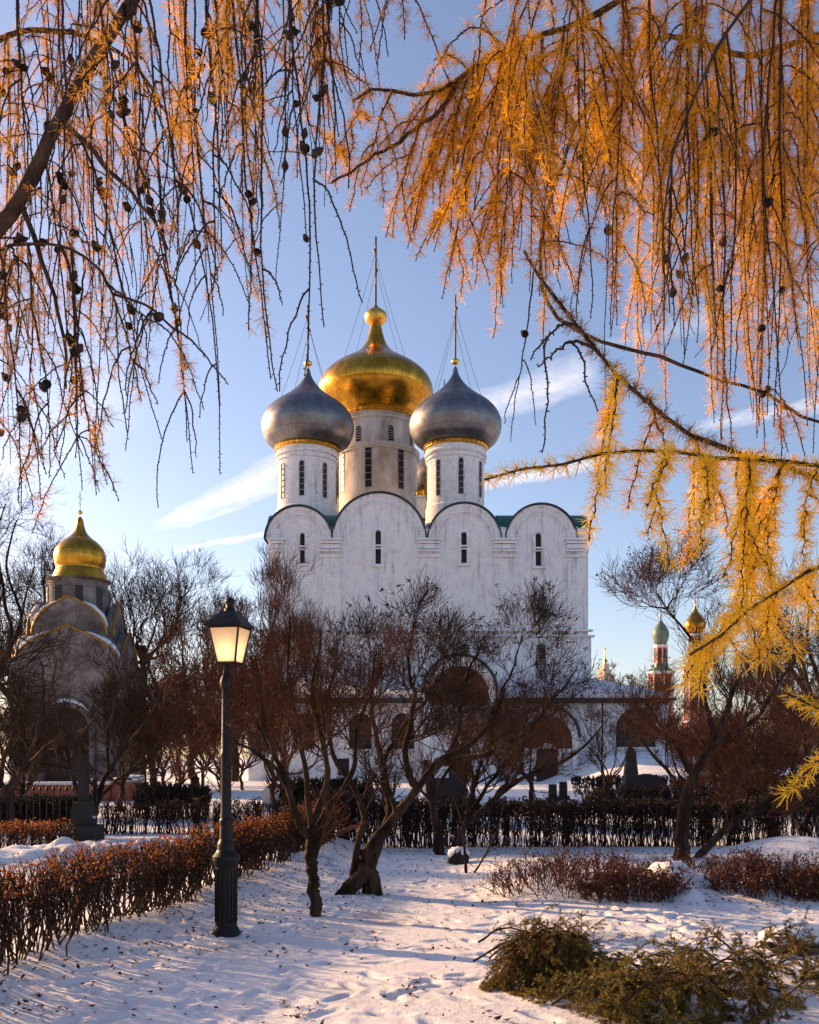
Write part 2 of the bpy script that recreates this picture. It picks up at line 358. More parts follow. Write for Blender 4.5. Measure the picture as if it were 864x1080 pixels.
M_bark = mat('grey_brown_bark', [(0.010,0.007,0.005), (0.032,0.020,0.014), (0.085,0.055,0.036)], rough=0.95, scale=7, stretch=(1,1,0.25), bump=0.9, bscale=16, spec=0.1)
M_twig = mat('dark_twig_bark', [(0.020,0.012,0.009), (0.052,0.030,0.021)], rough=0.9, scale=5, spec=0.15)
M_redtwig = mat('rust_brown_twig_bark', [(0.05,0.020,0.012), (0.13,0.052,0.026)], rough=0.85, scale=3, spec=0.15)
M_brick = mat('red_brick', [(0.20,0.055,0.035), (0.34,0.11,0.07)], rough=0.9, scale=2.0, bump=0.3, bscale=5)
M_whitestone = mat('white_stone', [(0.50,0.48,0.46), (0.72,0.70,0.68)], rough=0.85, scale=3, bump=0.2)
M_darkstone = mat('dark_granite', [(0.010,0.009,0.009), (0.03,0.026,0.025)], rough=0.7, scale=5, bump=0.2)
M_hazestone = mat('hazed_tower_stone', [(0.48,0.38,0.30), (0.60,0.50,0.42)], rough=0.9, scale=0.2)  # far tower's haze and sunlit paleness put into the stone colour
# ------------------------------------------------------------------ ground: one snow sheet to the horizon
HL = [(-3.55, 3.2), (-3.15, 5.2), (-2.92, 6.7), (-2.62, 8.6), (-2.25, 11.0), (-1.75, 14.0), (-1.35, 16.4)]   # line of the long left hedge
def vnoise(x, y, s, seed):
    r = np.random.default_rng(seed); g = r.random((64, 64))
    xs = np.asarray(x)/s; ys = np.asarray(y)/s
    xi = np.floor(xs).astype(int); yi = np.floor(ys).astype(int); fx = xs-xi; fy = ys-yi
    fx = fx*fx*(3-2*fx); fy = fy*fy*(3-2*fy)
    a = g[xi%64, yi%64]; b = g[(xi+1)%64, yi%64]; c = g[xi%64, (yi+1)%64]; d = g[(xi+1)%64, (yi+1)%64]
    return (a*(1-fx)+b*fx)*(1-fy)+(c*(1-fx)+d*fx)*fy
def gbump(x, y, cx, cy, rx, ry, h, p=2.0):
    return h*np.exp(-(((x-cx)/rx)**2+((y-cy)/ry)**2)**(p/2))
def seg_dist(x, y, pts):
    best = np.full(np.shape(x), 1e9)
    for (ax, ay), (bx, by) in zip(pts[:-1], pts[1:]):
        dx, dy = bx-ax, by-ay; t = np.clip(((x-ax)*dx+(y-ay)*dy)/(dx*dx+dy*dy), 0, 1)
        best = np.minimum(best, np.hypot(x-ax-t*dx, y-ay-t*dy))
    return best
BANK = [(-8.5, 13.4), (-6.0, 14.1), (-4.6, 14.9), (-3.6, 15.6), (-2.4, 17.0)]
def gz(x, y):
    x = np.asarray(x, float); y = np.asarray(y, float)
    far = np.clip((y-22)/20, 0, 1)
    z = (vnoise(x+50, y+50, 3.1, 1)-0.5)*0.10+(vnoise(x+50, y+50, 0.9, 2)-0.5)*0.018
    z = z*(1-far*0.6)
    z = z+0.16*np.exp(-(seg_dist(x, y, HL)/0.55)**2)*(0.6+0.8*vnoise(x+50, y+50, 0.4, 3))
    bk = seg_dist(x, y, BANK); z = z+(0.18+0.22*vnoise(x+70, y+20, 1.0, 4)+.16*(vnoise(x+7, y+2, 0.28, 9)-.4)+.07*(vnoise(x+17, y+12, 0.12, 10)-.5))*np.exp(-(bk/0.62)**2)
    # shrub bed on the right with its slight rise, and the snow mound between the bushes
    bed = np.clip((x-0.7)/0.8, 0, 1)*np.exp(-((y-12.6)/2.6)**4)
    z = z+0.10*bed*(0.6+0.9*vnoise(x+30, y+20, 0.5, 6))
    z = z+gbump(x, y, 3.0, 10.95, 0.27, 0.26, 0.25, 3.2)+gbump(x, y, 3.0, 10.35, 0.17, 0.5, 0.12, 3)+gbump(x, y, 3.38, 11.1, 0.26, 0.26, 0.15, 3)+(vnoise(x+9, y+3, 0.16, 12)-.5)*.07*np.exp(-(((x-3.2)/.7)**2+((y-10.8)/.7)**2)**2)+gbump(x, y, 2.75, 11.2, 0.5, 0.4, 0.10)+gbump(x, y, 3.9, 10.9, 0.2, 0.3, 0.22)
    z = z+gbump(x, y, 6.6, 16.2, 1.0, 0.7, 0.26, 2.5)
    # raised terrace beside the cathedral gallery
    z = z+2.0*np.clip((x-9)/5, 0, 1)*np.clip((y-48)/16, 0, 1)
    return z
def axis(segs):
    out = []
    for a, b, n, g in segs:
        t = np.linspace(0, 1, n, endpoint=False); out.append(a+(b-a)*(t**g if g > 0 else 1-(1-t)**(-g)))
    out.append([segs[-1][1]]); return np.concatenate(out)
def build_ground():
    xs = axis([(-4000, -60, 26, -4), (-60, -5.5, 60, -2.2), (-5.5, -3.0, 75, 1), (-3.0, 4.2, 290, 1), (4.2, 6.0, 50, 1), (6.0, 60, 60, 2.2), (60, 4000, 26, 4)])
    ys = axis([(-60, 4.2, 30, -1.6), (4.2, 10.5, 260, 1), (10.5, 16.0, 140, 1), (16.0, 90, 110, 1.8), (90, 6000, 30, 4)])
    Xg, Yg = np.meshgrid(xs, ys); Zg = gz(Xg, Yg)
    # trampled path: short trails of boot prints, each a dent with a pushed-up rim
    r = np.random.default_rng(5)
    def dent(cx, cy, a, l=0.15, w=0.06, h=0.036):
        i0, i1 = np.searchsorted(xs, [cx-0.4, cx+0.4]); j0, j1 = np.searchsorted(ys, [cy-0.4, cy+0.4])
        xx = Xg[j0:j1, i0:i1]-cx; yy = Yg[j0:j1, i0:i1]-cy
        u = xx*math.cos(a)+yy*math.sin(a); v = -xx*math.sin(a)+yy*math.cos(a)
        d = np.sqrt((u/l)**2+(v/w)**2)
        Zg[j0:j1, i0:i1] += -h*np.exp(-d**4)+0.35*h*np.exp(-((d-1.5)/0.35)**2)
    for k in range(120):
        x, y = r.uniform(-2.3, 3.5), r.uniform(4.8, 13.5)
        if x < np.interp(y, [p[1] for p in HL], [p[0] for p in HL])+1.0: continue
        a = r.choice([PI/2, -PI/2, 0.2, 2.6])+r.normal(0, 0.5); s = 1
        for q in range(r.integers(4, 13)):
            a += r.normal(0, 0.12); x += 0.36*math.cos(a); y += 0.36*math.sin(a); s = -s
            if not (-2.6 < x < 4.5 and 4.5 < y < 14): break
            if y > 9.9 and x > 1.2: continue
            dent(x-s*0.09*math.sin(a), y+s*0.09*math.cos(a), a, r.uniform(.11, .15), r.uniform(.042, .058), r.uniform(.008, .020))
    ny, nx = Zg.shape
    i = np.arange(ny-1)[:,None]*nx; j = np.arange(nx-1)[None,:]
    Q = np.stack([i+j, i+j+1, i+j+nx+1, i+j+nx], -1).reshape(-1, 4)
    mb = MB(); mb.add(np.stack([Xg, Yg, Zg], -1).reshape(-1, 3), Q)
    tag(mb.build('ground', M_snow, smooth=True), kind='structure')
build_ground()
def G(x, y): return float(gz(np.array(x), np.array(y)))

# ------------------------------------------------------------------ the white cathedral
D0 = 75.0                                  # facade plane
def cross_mesh(h, w, axis='y'):
    """gilt three-barred cross, foot at the origin"""
    mb = MB(); r = h*0.0105
    def b(a, c, rr=r):
        if axis == 'y': a = (0, a[0], a[1]); c = (0, c[0], c[1])
        else: a = (a[0], 0, a[1]); c = (c[0], 0, c[1])
        mb.bar(a, c, rr, sides=6)
    b((0, 0), (0, h), r*1.5)
    b((-w, h*0.66), (w, h*0.66)); b((-w*0.45, h*0.83), (w*0.45, h*0.83)); b((-w*0.5, h*0.38), (w*0.5, h*0.28))
    for q in ((-w, h*0.66), (w, h*0.66)):
        p = (0, q[0], q[1]) if axis == 'y' else (q[0], 0, q[1]); mb.blob(p, r*2.6, n=8)
    return mb
def shift(mb, c):
    mb.V = [v+np.asarray(c) for v in mb.V]; return mb
def spline_prof(p, n=40):
    p = np.asarray(p, float); t = np.r_[0, np.cumsum(np.hypot(*np.diff(p, axis=0).T))]
    # Catmull-Rom
    q = np.vstack([2*p[0]-p[1], p, 2*p[-1]-p[-2]]); out = []
    for i in range(len(p)-1):
        a, b, c, d = q[i:i+4]
        for s in np.linspace(0, 1, 7, endpoint=False):
            out.append(0.5*((2*b)+(c-a)*s+(2*a-5*b+4*c-d)*s*s+(3*b-a-3*c+d)*s**3))
    out.append(p[-1]); return np.array(out)
def onion(root, px, d, prof, material, cross_h, orb_r, orb_y, label=None, chains=True, orb_mat=None):
    x = X(px, d); pr = [(w*d/F, Z(y, d)) for w, y in prof]
    pr = spline_prof(pr); z0 = pr[-1][1]
    e = MB(); e.lathe(pr-np.array([0, z0]), (0, 0, 0), 64)
    o = e.build('dome', material, None, smooth=True); o.parent = root; o.location = Vector((x, d, z0))-Vector(origin(root))
    if label: o['label'] = label
    r = orb_r*d/F; oz = Z(orb_y, d)
    k = MB(); k.lathe([(1e-3, -r*0.8), (r*0.55, -r*0.7), (r*0.95, -r*0.3), (r, 0), (r*0.93, r*0.32), (r*0.6, r*0.62), (r*0.3, r*0.75), (r*0.2, r*1.0), (1e-3, r*1.05)], (x, d, oz), 24)
    k.build('orb', M_goldtrim, o, smooth=True)
    cm = cross_mesh(cross_h, cross_h*0.27); shift(cm, (x, d, oz+r*0.9)); cm.build('cross', M_bronze, o)
    if chains:
        top = np.array([x, d, oz+r*0.9+cross_h*0.66]); w = pr[:,0]
        for sx, sy in ((-1, -1), (1, -1), (-1, 1), (1, 1)):
            i = int(np.argmax(w > w.max()*0.72)) ; rr = w[i]; zz = pr[i][1]
            a = math.atan2(sy, sx)
            end = np.array([x+rr*math.cos(a), d+rr*math.sin(a), zz])
            t = np.linspace(0, 1, 9)[:,None]; P = top+np.array([0, sy*cross_h*0.2, 0])*(1-t)+(end-top)*t; P[:,2] -= 0.25*np.sin(PI*t[:,0])
            c = MB(); c.tubes(P, np.full(9, 0.016), 4); c.build('chain', M_frame, o)
    return o
M_bronze = mat('dull_gilt_bronze', [(0.10,0.055,0.02), (0.22,0.12,0.04)], rough=0.5, metal=0.8, scale=3)
M_windowedge = mat('grey_window_edge', [(0.30,0.27,0.26), (0.45,0.42,0.41)], rough=0.9, scale=3)
def drum(root, px, d, hw, ytop, ybot, wins, wy0, wy1, whw, material, bands, ring=True):
    """round tower with slit windows (angles in degrees from the viewer), gilt filigree ring on top"""
    x = X(px, d); r = hw*d/F; z0 = Z(ybot, d)-1.2; z1 = Z(ytop, d)
    mb = MB(); pr = [(r*1.04, z0), (r*1.04, z0+1.6), (r, z0+1.75)]
    for (y, dr) in bands:
        zb = Z(y, d); pr += [(r, zb-0.12), (r+dr, zb-0.06), (r+dr, zb+0.10), (r+dr*0.4, zb+0.14)]
    pr += [(r, z1-0.5), (r*1.06, z1-0.3), (r*1.06, z1)]
    mb.lathe(pr, (x, d, 0), 72)
    o = mb.build('drum', material, root, smooth=False)
    g = MB(); g.lathe([(r*1.065, z1-0.30), (r*1.10, z1-0.24), (r*1.075, z1-0.12), (r*1.12, z1+0.0), (r*1.09, z1+0.14), (r*1.0, z1+0.18)], (x, d, 0), 72, lobes=36, lob=0.008)
    if ring: g.build('gilt_ring', M_goldtrim, o)
    for a in wins:
        a0 = R(a)-PI/2; wz0, wz1 = Z(wy0, d), Z(wy1, d); ww = whw*d/F
        fr = MB(); pn = MB()
        n = np.array([math.cos(a0), math.sin(a0), 0]); tg = np.array([-n[1], n[0], 0]); c0 = np.array([x, d, 0])+n*(r-0.02)
        pts = arch_pts(0, wz0, wz1-ww, ww, 9)
        P = np.array([c0+tg*p[0]+np.array([0, 0, p[1]]) for p in pts]); Pc = np.vstack([P, P[:1]])
        fr.tubes(Pc+n*0.05, np.full(len(Pc), 0.035), 5)
        for k in range(1, 6):
            zz = wz0+(wz1-wz0)*k/6; fr.bar(c0+n*0.09+tg*(-ww)+[0, 0, zz], c0+n*0.09+tg*ww+[0, 0, zz], 0.03, sides=4)
        f = fr.build('window', M_windowedge, o)
        cc = P.mean(0); Vp = np.vstack([P+n*0.045, [cc+n*0.045]]); m_ = len(P)
        pn.add(Vp, None, [[i, (i+1)%m_, m_] for i in range(m_)]); pn.build('pane', M_dark, f)
    return o

cath = thing('cathedral', (X(452, D0), D0+10, 0), 'large white cathedral with one golden and several grey onion domes', 'cathedral')
zs = Z(569, D0); zvalley = Z(556, D0)
ARCS = [(315, 35), (400, 49), (490, 38), (571, 37)]     # round gables of the four bays: centre and half width in the photo
xl, xr = X(283, D0), X(620.5, D0)
def arc_outline(extra=0.0, zbase=0.0, x0=xl, x1=xr):
    pts = [(x0, zbase)]; pts.append((x0, zs+0.4))
    for cx, hw in ARCS:
        c, w = X(cx, D0), hw*D0/F+extra; a0 = math.asin(min(1, (zvalley-zs)/w))
        for t in np.linspace(PI-a0, a0, 22): pts.append((c+w*math.cos(t), zs+w*math.sin(t)))
    pts += [(x1, zs+0.4), (x1, zbase)]
    out = [pts[0]]
    for p in pts[1:]:
        if p[0] < out[-1][0]-1e-6: p = (out[-1][0]+1e-4, p[1])
        out.append(p)
    return out
WIN = [(319, 562, 594, 2.6), (399, 559, 595, 2.9), (489.5, 561, 594, 2.9), (568, 562, 597, 3.1)]
LOW = [(570, 679, 719, 5.2), (399, 679, 719, 5.2), (489.5, 679, 719, 5.2), (319, 679, 719, 5.2)]
holes = []
for px, y1, y2, hw in WIN+LOW:
    holes.append(arch_pts(X(px, D0), Z(y2, D0), Z(y1, D0)-hw*D0/F, hw*D0/F))
w = MB(); plate(w, arc_outline(), holes, D0, 0.9)
depth = 26.0
w.box((xl+xr)/2, D0+0.95+depth/2, zs/2, xr-xl-0.02, depth, zs+0.6)
# side walls with their own round gables
for sx, xx in ((-1, xl+0.02), (1, xr-0.02)):
    sm = MB()
    pts = [(D0+0.92, 0), (D0+0.92, zs)]
    for k in range(4):
        c = D0+0.9+depth*(k+0.5)/4; ww = depth/8-0.1
        for t in np.linspace(PI, 0, 18): pts.append((c+ww*math.cos(t), zs+ww*math.sin(t)*0.86))
    pts += [(D0+0.9+depth, zs), (D0+0.9+depth, 0)]
    plate(sm, pts, [], 0, 0.5)
    V = sm.V[0]; sm.V[0] = np.c_[xx-sx*0.0+ (V[:,1] if sx < 0 else -V[:,1]), V[:,0], V[:,2]]
    w.add(sm.V[0], None if not sm.Q else sm.Q[0], None if not sm.T else sm.T[0])
# plinth part below the string course, a little wider
w.box((xl+xr)/2, D0-0.12, Z(672, D0)/2, xr-xl+0.45, 0.18, Z(672, D0)) if False else None
w.build('wall', M_wall, cath)
pl = MB()
lowholes = [arch_pts(X(px, D0), Z(y2, D0), Z(y1, D0)-hw*D0/F, hw*D0/F) for px, y1, y2, hw in LOW]
plate(pl, [(xl-0.2, 0), (xl-0.2, Z(671, D0)), (xr+0.2, Z(671, D0)), (xr+0.2, 0)], lowholes, D0-0.22, 0.215)
pl.box(xr+0.1, D0+depth/2, Z(671, D0)/2, 0.2, depth, Z(671, D0)); pl.box(xl-0.1, D0+depth/2, Z(671, D0)/2, 0.2, depth, Z(671, D0))
pl.build('lower_wall', M_wall, cath)
cn = MB()
for y, s in ((665.5, 0.14), (671.5, 0.34)):
    cn.box((xl+xr)/2, D0-0.16-s*0.3, Z(y, D0), xr-xl+0.5+s, 0.34+s, 0.13)
cn.build('cornice', M_wall, cath)
for px, y1, y2, hw in WIN:
    x, zt, zb, h = X(px, D0), Z(y1, D0), Z(y2, D0), hw*D0/F
    f = MB(); o = arch_pts(x, zb-0.12, zt-h, h+0.24, 12); i = arch_pts(x, zb, zt-h, h, 12)
    plate(f, o, [i], D0-0.11, 0.10)
    f.box(x, D0-0.16, zb-0.17, h*2+0.62, 0.30, 0.16); f.box(x, D0-0.10, (zt+zb)/2+0.1, h*2+0.34, 0.24, 0.12); f.box(x, D0-0.08, (zt+zb)/2-0.12, h*2+0.3, 0.2, 0.08)
    fo = f.build('window', M_wall, cath)
    p = MB(); p.box(x, D0+0.42, (zt+zb)/2, h*2, 0.05, zt-zb)
    for k in range(1, 7): p.box(x, D0+0.36, zb+(zt-zb)*k/7, h*2, 0.06, 0.05, m=1)
    p.box(x, D0+0.35, (zt+zb)/2, 0.05, 0.06, zt-zb, m=1)
    p.build('pane', [M_dark, M_frame], fo)
for px, y1, y2, hw in LOW:
    x, zt, zb, h = X(px, D0), Z(y1, D0), Z(y2, D0), hw*D0/F
    f = MB(); plate(f, arch_pts(x, zb, zt-h, h+0.16, 12), [arch_pts(x, zb+0.01, zt-h, h, 12)], D0-0.30, 0.075); fo = f.build('window', M_wall, cath)
    p = MB(); p.box(x, D0+0.3, (zt+zb)/2, h*2, 0.05, zt-zb)
    for k in range(1, 12): p.box(x, D0+0.2, zb+(zt-zb)*k/12, h*2, 0.05, 0.045, m=1)
    for k in range(1, 5): p.box(x-h+2*h*k/5, D0+0.21, (zt+zb)/2, 0.045, 0.05, zt-zb, m=1)
    p.build('pane', [M_dark, M_whitestone], fo)
for px0, px1 in ((283.5, 300), (336.5, 361.5), (440, 465), (519, 545), (596.5, 620)):
    xa, xb = X(px0, D0), X(px1, D0); mb = MB(); zb = Z(672, D0)
    mb.box((xa+xb)/2, D0-0.07, (zb+zs)/2+0.4, xb-xa-0.35, 0.136, zs-zb+0.8)
    po = mb.build('pilaster', M_wall, cath)
    c = MB()
    for y, h, s in ((569.5, 0.16, 0.34), (572.5, 0.20, 0.2), (577, 0.34, 0.06), (581.5, 0.14, 0.24), (587, 0.20, 0.16)):
        c.box((xa+xb)/2, D0-0.13-s*0.3, Z(y, D0), xb-xa-0.35+s*1.3, 0.24+s*0.7, h)
    c.build('capital', M_wall, po)
for cx, hw in ARCS:
    c, ww = X(cx, D0), hw*D0/F; mb = MB()
    for rr, dp, th in ((ww-0.16, 0.22, 0.13), (ww-0.62, 0.13, 0.10), (ww-0.86, 0.07, 0.07)):
        t = np.linspace(PI, 0, 36); P = np.c_[c+rr*np.cos(t), np.full(36, D0-0.02), zs+rr*np.sin(t)]
        mb.tubes(P, np.full(36, th), 6)
    mb.build('arch_moulding', M_wall, cath)
rf = MB()
def barrel(mb, c, rr, y0, y1, z, alongx=False, n=26, th=0.12, m=0, squash=1.0):
    t = np.linspace(PI, 0, n); V = []
    for y, r2 in ((y0, rr), (y0, rr+th), (y1, rr+th), (y1, rr)):
        for a in t:
            p = (c+r2*math.cos(a), y, z+r2*math.sin(a)*squash); V.append((p[1], p[0], p[2]) if alongx else p)
    Q = []
    for k in range(3):
        for i in range(n-1): Q.append([k*n+i, k*n+i+1, (k+1)*n+i+1, (k+1)*n+i])
    mb.add(V, Q, m=m)
for cx, hw in ARCS:
    barrel(rf, X(cx, D0), hw*D0/F+0.01, D0-0.2, D0+8, zs, th=0.11, m=1)
for k in range(4):
    c = D0+0.9+depth*(k+0.5)/4; ww = depth/8-0.1
    barrel(rf, c, ww+0.02, xr-7, xr+0.3, zs, alongx=True, th=0.14, squash=0.86); barrel(rf, c, ww+0.02, xl-0.3, xl+7, zs, alongx=True, th=0.14, squash=0.86)
rf.box((xl+xr)/2, D0+depth/2+1, zvalley-0.35, xr-xl-1.0, depth-2, 0.9)
rf.build('roof', [M_green, M_roofdark], cath)
for px, wd in ((356, 7), (449, 12), (530, 12), (609, 9), (618, 6)):
    sn = MB(); x = X(px, D0); P = np.array([[x-wd*0.05, D0+0.6, zvalley-0.25], [x, D0+0.8, zvalley+0.02], [x+wd*0.05, D0+0.6, zvalley-0.25]])
    sn.tubes(P, np.array([0.12, 0.30, 0.1]), 8, rough=0.15); sn.build('roof_snow', M_snow, cath, smooth=True)
SIL = [(0.8, 388), (2.4, 391), (3.4, 396), (6.5, 402), (11, 408), (18, 415), (28, 422.5), (38, 430), (45, 438.5), (48.4, 448), (47.8, 457), (44, 466), (38.5, 471), (34, 473.5)]
dL, dR, dC = 81.0, 81.0, 89.0
drum(cath, 324, dL, 30.8, 475, 545, (-94, -48, -4, 42, 88), 531, 495, 2.5, M_drum if False else M_wall, ((489, 0.12), (484, 0.2)))
onion(cath, 325, dL, SIL, M_silver, 4.7, 4.2, 383.5, 'grey sheet metal onion dome on the left drum')
SIR = [(a, b-1.5) for a, b in SIL]
drum(cath, 480.5, dR, 30.3, 473, 543, (-84, -38, 8, 55), 529, 492, 2.5, M_wall, ((488, 0.12), (483, 0.2)))
onion(cath, 480.5, dR, SIR, M_silver, 5.4, 4.2, 381.5, 'grey sheet metal onion dome on the right drum')
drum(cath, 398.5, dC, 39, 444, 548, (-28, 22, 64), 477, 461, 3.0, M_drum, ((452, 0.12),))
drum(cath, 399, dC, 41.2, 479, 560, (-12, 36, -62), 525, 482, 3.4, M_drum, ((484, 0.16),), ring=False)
CEN = [(5.2, 341), (6.6, 348), (9, 357), (13, 366), (21, 374.5), (34, 383), (47, 391.5), (56, 400.5), (60, 410), (59.5, 419), (54.5, 428), (46, 436.5), (41.5, 441), (40, 444)]
onion(cath, 396.5, dC, CEN, M_gold, 6.6, 11.8, 334.5, 'large golden onion dome on the central drum')
for px in (340, 468.5):
    s = 81.0/97.0; prof = [(a*s, HY-(HY-b)*s) for a, b in SIL]
    drum(cath, px, 97.0, 30.5*s, HY-(HY-475)*s, HY-(HY-545)*s, (-60, -30, 0, 30, 60), HY-(HY-531)*s, HY-(HY-495)*s, 2.2, M_wall, ())
    onion(cath, px, 97.0, prof, M_silver, 4.7, 3.6, HY-(HY-383.5)*s, chains=False)
# small gilded cupola between the drums
cu = MB(); x = X(445.5, 84); cu.lathe([(0.55, Z(548, 84)), (0.55, Z(527, 84)), (0.66, Z(526, 84)), (0.62, Z(524, 84))], (x, 84, 0), 24); cu.build('cupola_drum', M_wall, cath)
onion(cath, 445.5, 84, [(0.5, 507), (1.6, 511), (4.6, 515), (7.8, 519), (7.6, 523), (6.4, 526)], M_gold, 0.8, 1.2, 506, chains=False)

# gallery round the cathedral on its raised basement
DG = 68.0; ge = Z(737, DG); gr = X(700, DG); gl = X(262, DG)
GW = [(671, 747, 788, 21.5), (380, 752, 790, 12), (425, 752, 790, 12), (320, 752, 790, 12)]
gh = [arch_pts(X(px, DG), Z(y2, DG), Z(y1, DG)-hw*DG/F, hw*DG/F, 20) for px, y1, y2, hw in GW]
gh.append([(X(356, DG), Z(818, DG)), (X(356, DG), Z(800, DG)), (X(368.5, DG), Z(800, DG)), (X(368.5, DG), Z(818, DG))])
g = MB(); plate(g, [(gl, -0.3), (gl, ge), (gr, ge), (gr, -0.3)], gh, DG, 0.7)
g.box(gr-0.35, DG+0.72+12, ge/2-0.15, 0.7, 24, ge+0.3); g.box(gl+0.35, DG+0.72+12, ge/2-0.15, 0.7, 24, ge+0.3)
g.box((gl+gr)/2, DG-0.1, Z(790.5, DG), gr-gl+0.2, 0.18, 0.22) if False else None
for px in (640, 630, 545, 700, 405, 350, 300):
    g.box(X(px, DG), DG-0.08, ge/2, 0.8, 0.155, ge)
g.build('gallery_wall', M_wall, cath)
for px, y1, y2, hw in GW:
    x, zt, zb, h = X(px, DG), Z(y1, DG), Z(y2, DG), hw*DG/F
    f = MB(); plate(f, arch_pts(x, zb-0.02, zt-h, h+0.14, 20), [arch_pts(x, zb, zt-h, h, 20)], DG-0.1, 0.095); f.box(x, DG-0.12, zb-0.1, 2*h+0.5, 0.22, 0.16)
    fo = f.build('gallery_window', M_wall, cath)
    p = MB(); p.box(x, DG+0.45, (zt+zb)/2, 2*h, 0.05, zt-zb)
    for k in range(1, 8): p.box(x-h+2*h*k/8, DG+0.36, (zt+zb)/2, 0.05, 0.07, zt-zb, m=1)
    for k in range(1, 7): p.box(x, DG+0.37, zb+(zt-zb)*k/7, 2*h, 0.07, 0.05, m=1)
    p.build('pane', [M_dark, M_frame], fo)
b = MB(); b.box(X(362, DG), DG+0.4, Z(809, DG), 1.0, 0.05, 1.3); b.build('basement_window', M_dark, cath)
gr2 = MB(); V = [(gl-0.6, DG-0.7, ge), (gr+0.6, DG-0.7, ge), (gr+0.6, DG+30, ge), (gl-0.6, DG+30, ge), (xl, D0-0.2, Z(719, D0)), (xr, D0-0.2, Z(719, D0)), (xr, DG+30, Z(719, D0)), (xl, DG+30, Z(719, D0))]
V = V+[(a, c, z+0.30) for a, c, z in V]
gr2.add(V, [[8,9,13,12],[9,10,14,13],[11,8,12,15],[0,1,9,8],[1,2,10,9],[3,0,8,11],[0,4,5,1],[1,5,6,2]])
gr2.build('gallery_roof_snow', M_snow, cath)
ev = MB(); ev.box((gl+gr)/2, DG-0.7, ge-0.06, gr-gl+1.5, 0.22, 0.16); ev.box(gr+0.62, DG+14, ge-0.06, 0.2, 29, 0.16); ev.box((gl+gr)/2, DG-0.3, ge-0.26, gr-gl+0.6, 0.56, 0.14)
ev.build('gallery_eave', M_roofdark, cath)
# porches with round brown painted gables
def porch(pxc, yap, hwpx, d, ybase, label):
    x, h = X(pxc, d), hwpx*d/F; zt = Z(yap, d); zsp = zt-h
    mb = MB(); plate(mb, arch_pts(x, -0.2, zsp, h, 24), [arch_pts(x, -0.1, zsp-0.2, h*0.82, 22)], d, 0.8)
    for s in (-1, 1): mb.box(x+s*(h-0.25), d+0.8+2.6, zsp/2, 0.5, 5.2, zsp)
    po = mb.build('porch', M_wall, cath); po['label'] = label
    zl = zt-1.35*h; t = MB(); plate(t, arch_pts(x, zl, zsp-0.2, h*0.81, 22), [], d+0.35, 0.1); t.build('painted_gable', M_fresco, po)
    lw = MB(); plate(lw, [(x-h*.81, -.1), (x-h*.81, zl-.03), (x+h*.81, zl-.03), (x+h*.81, -.1)], [arch_pts(x, 0.0, 1.9, .75, 12)], d+0.30, 0.3); lw.build('porch_wall', M_wall, po)
    r_ = MB(); barrel(r_, x, h+0.01, d-0.3, d+6, zsp, th=0.16); r_.build('porch_roof', M_roofdark, po)
    dd = MB()
    for s in (-1, 1): dd.box(x+s*0.38, d+0.5, 1.3, 0.74, 0.06, 2.7)
    dd.build('door', M_doorwood, po)
M_fresco = mat('brown_painted_panel', [(0.04,0.018,0.012), (0.13,0.055,0.028), (0.08,0.035,0.02)], rough=0.8, scale=1.6, bump=0.2)
M_doorwood = mat('dark_door_wood', [(0.02,0.012,0.009), (0.05,0.028,0.02)], rough=0.6, scale=4, stretch=(4,4,0.4))
porch(485, 692, 38, 65.5, 820, 'taller porch with a round brown gable')
porch(578, 746, 32, 64.5, 820, 'lower porch with a round brown gable')

# ------------------------------------------------------------------ the golden domed chapel on the left
chx, chy, chr_, chw = -16.75, 48.0, R(7), 2.5
chapel = thing('chapel', (chx, chy, 0), 'grey stone chapel with gilded gables, a dark arched portal and a golden onion dome', 'chapel')
M_chapel = mat('grey_chapel_stone', [(0.075,0.06,0.055), (0.15,0.125,0.115), (0.26,0.23,0.215)], rough=0.9, scale=1.2, ramp=(0.3, 0.68), bump=0.3, bscale=8)
def crot(V):
    V = np.asarray(V, float); a, b = math.cos(chr_), math.sin(chr_); return np.c_[V[:,0]*a-V[:,1]*b+chx, V[:,0]*b+V[:,1]*a+chy, V[:,2]]
def keel_gable(hw, z0, zf, za, n=16):
    """wall outline with an ogee head: feet at zf, point at za"""
    t = np.linspace(0, 1, n); s = []
    for q in t:
        a = q*PI/2; s.append((hw*math.cos(a)**0.9 if q < 1 else 0.0, zf+(za-zf)*(0.78*math.sin(a)+0.22*q**5)))
    right = s; left = [(-x, z) for x, z in s[::-1][1:]]
    return [(hw, z0)]+right+left+[(-hw, z0)]
cw = MB(); gt = MB()
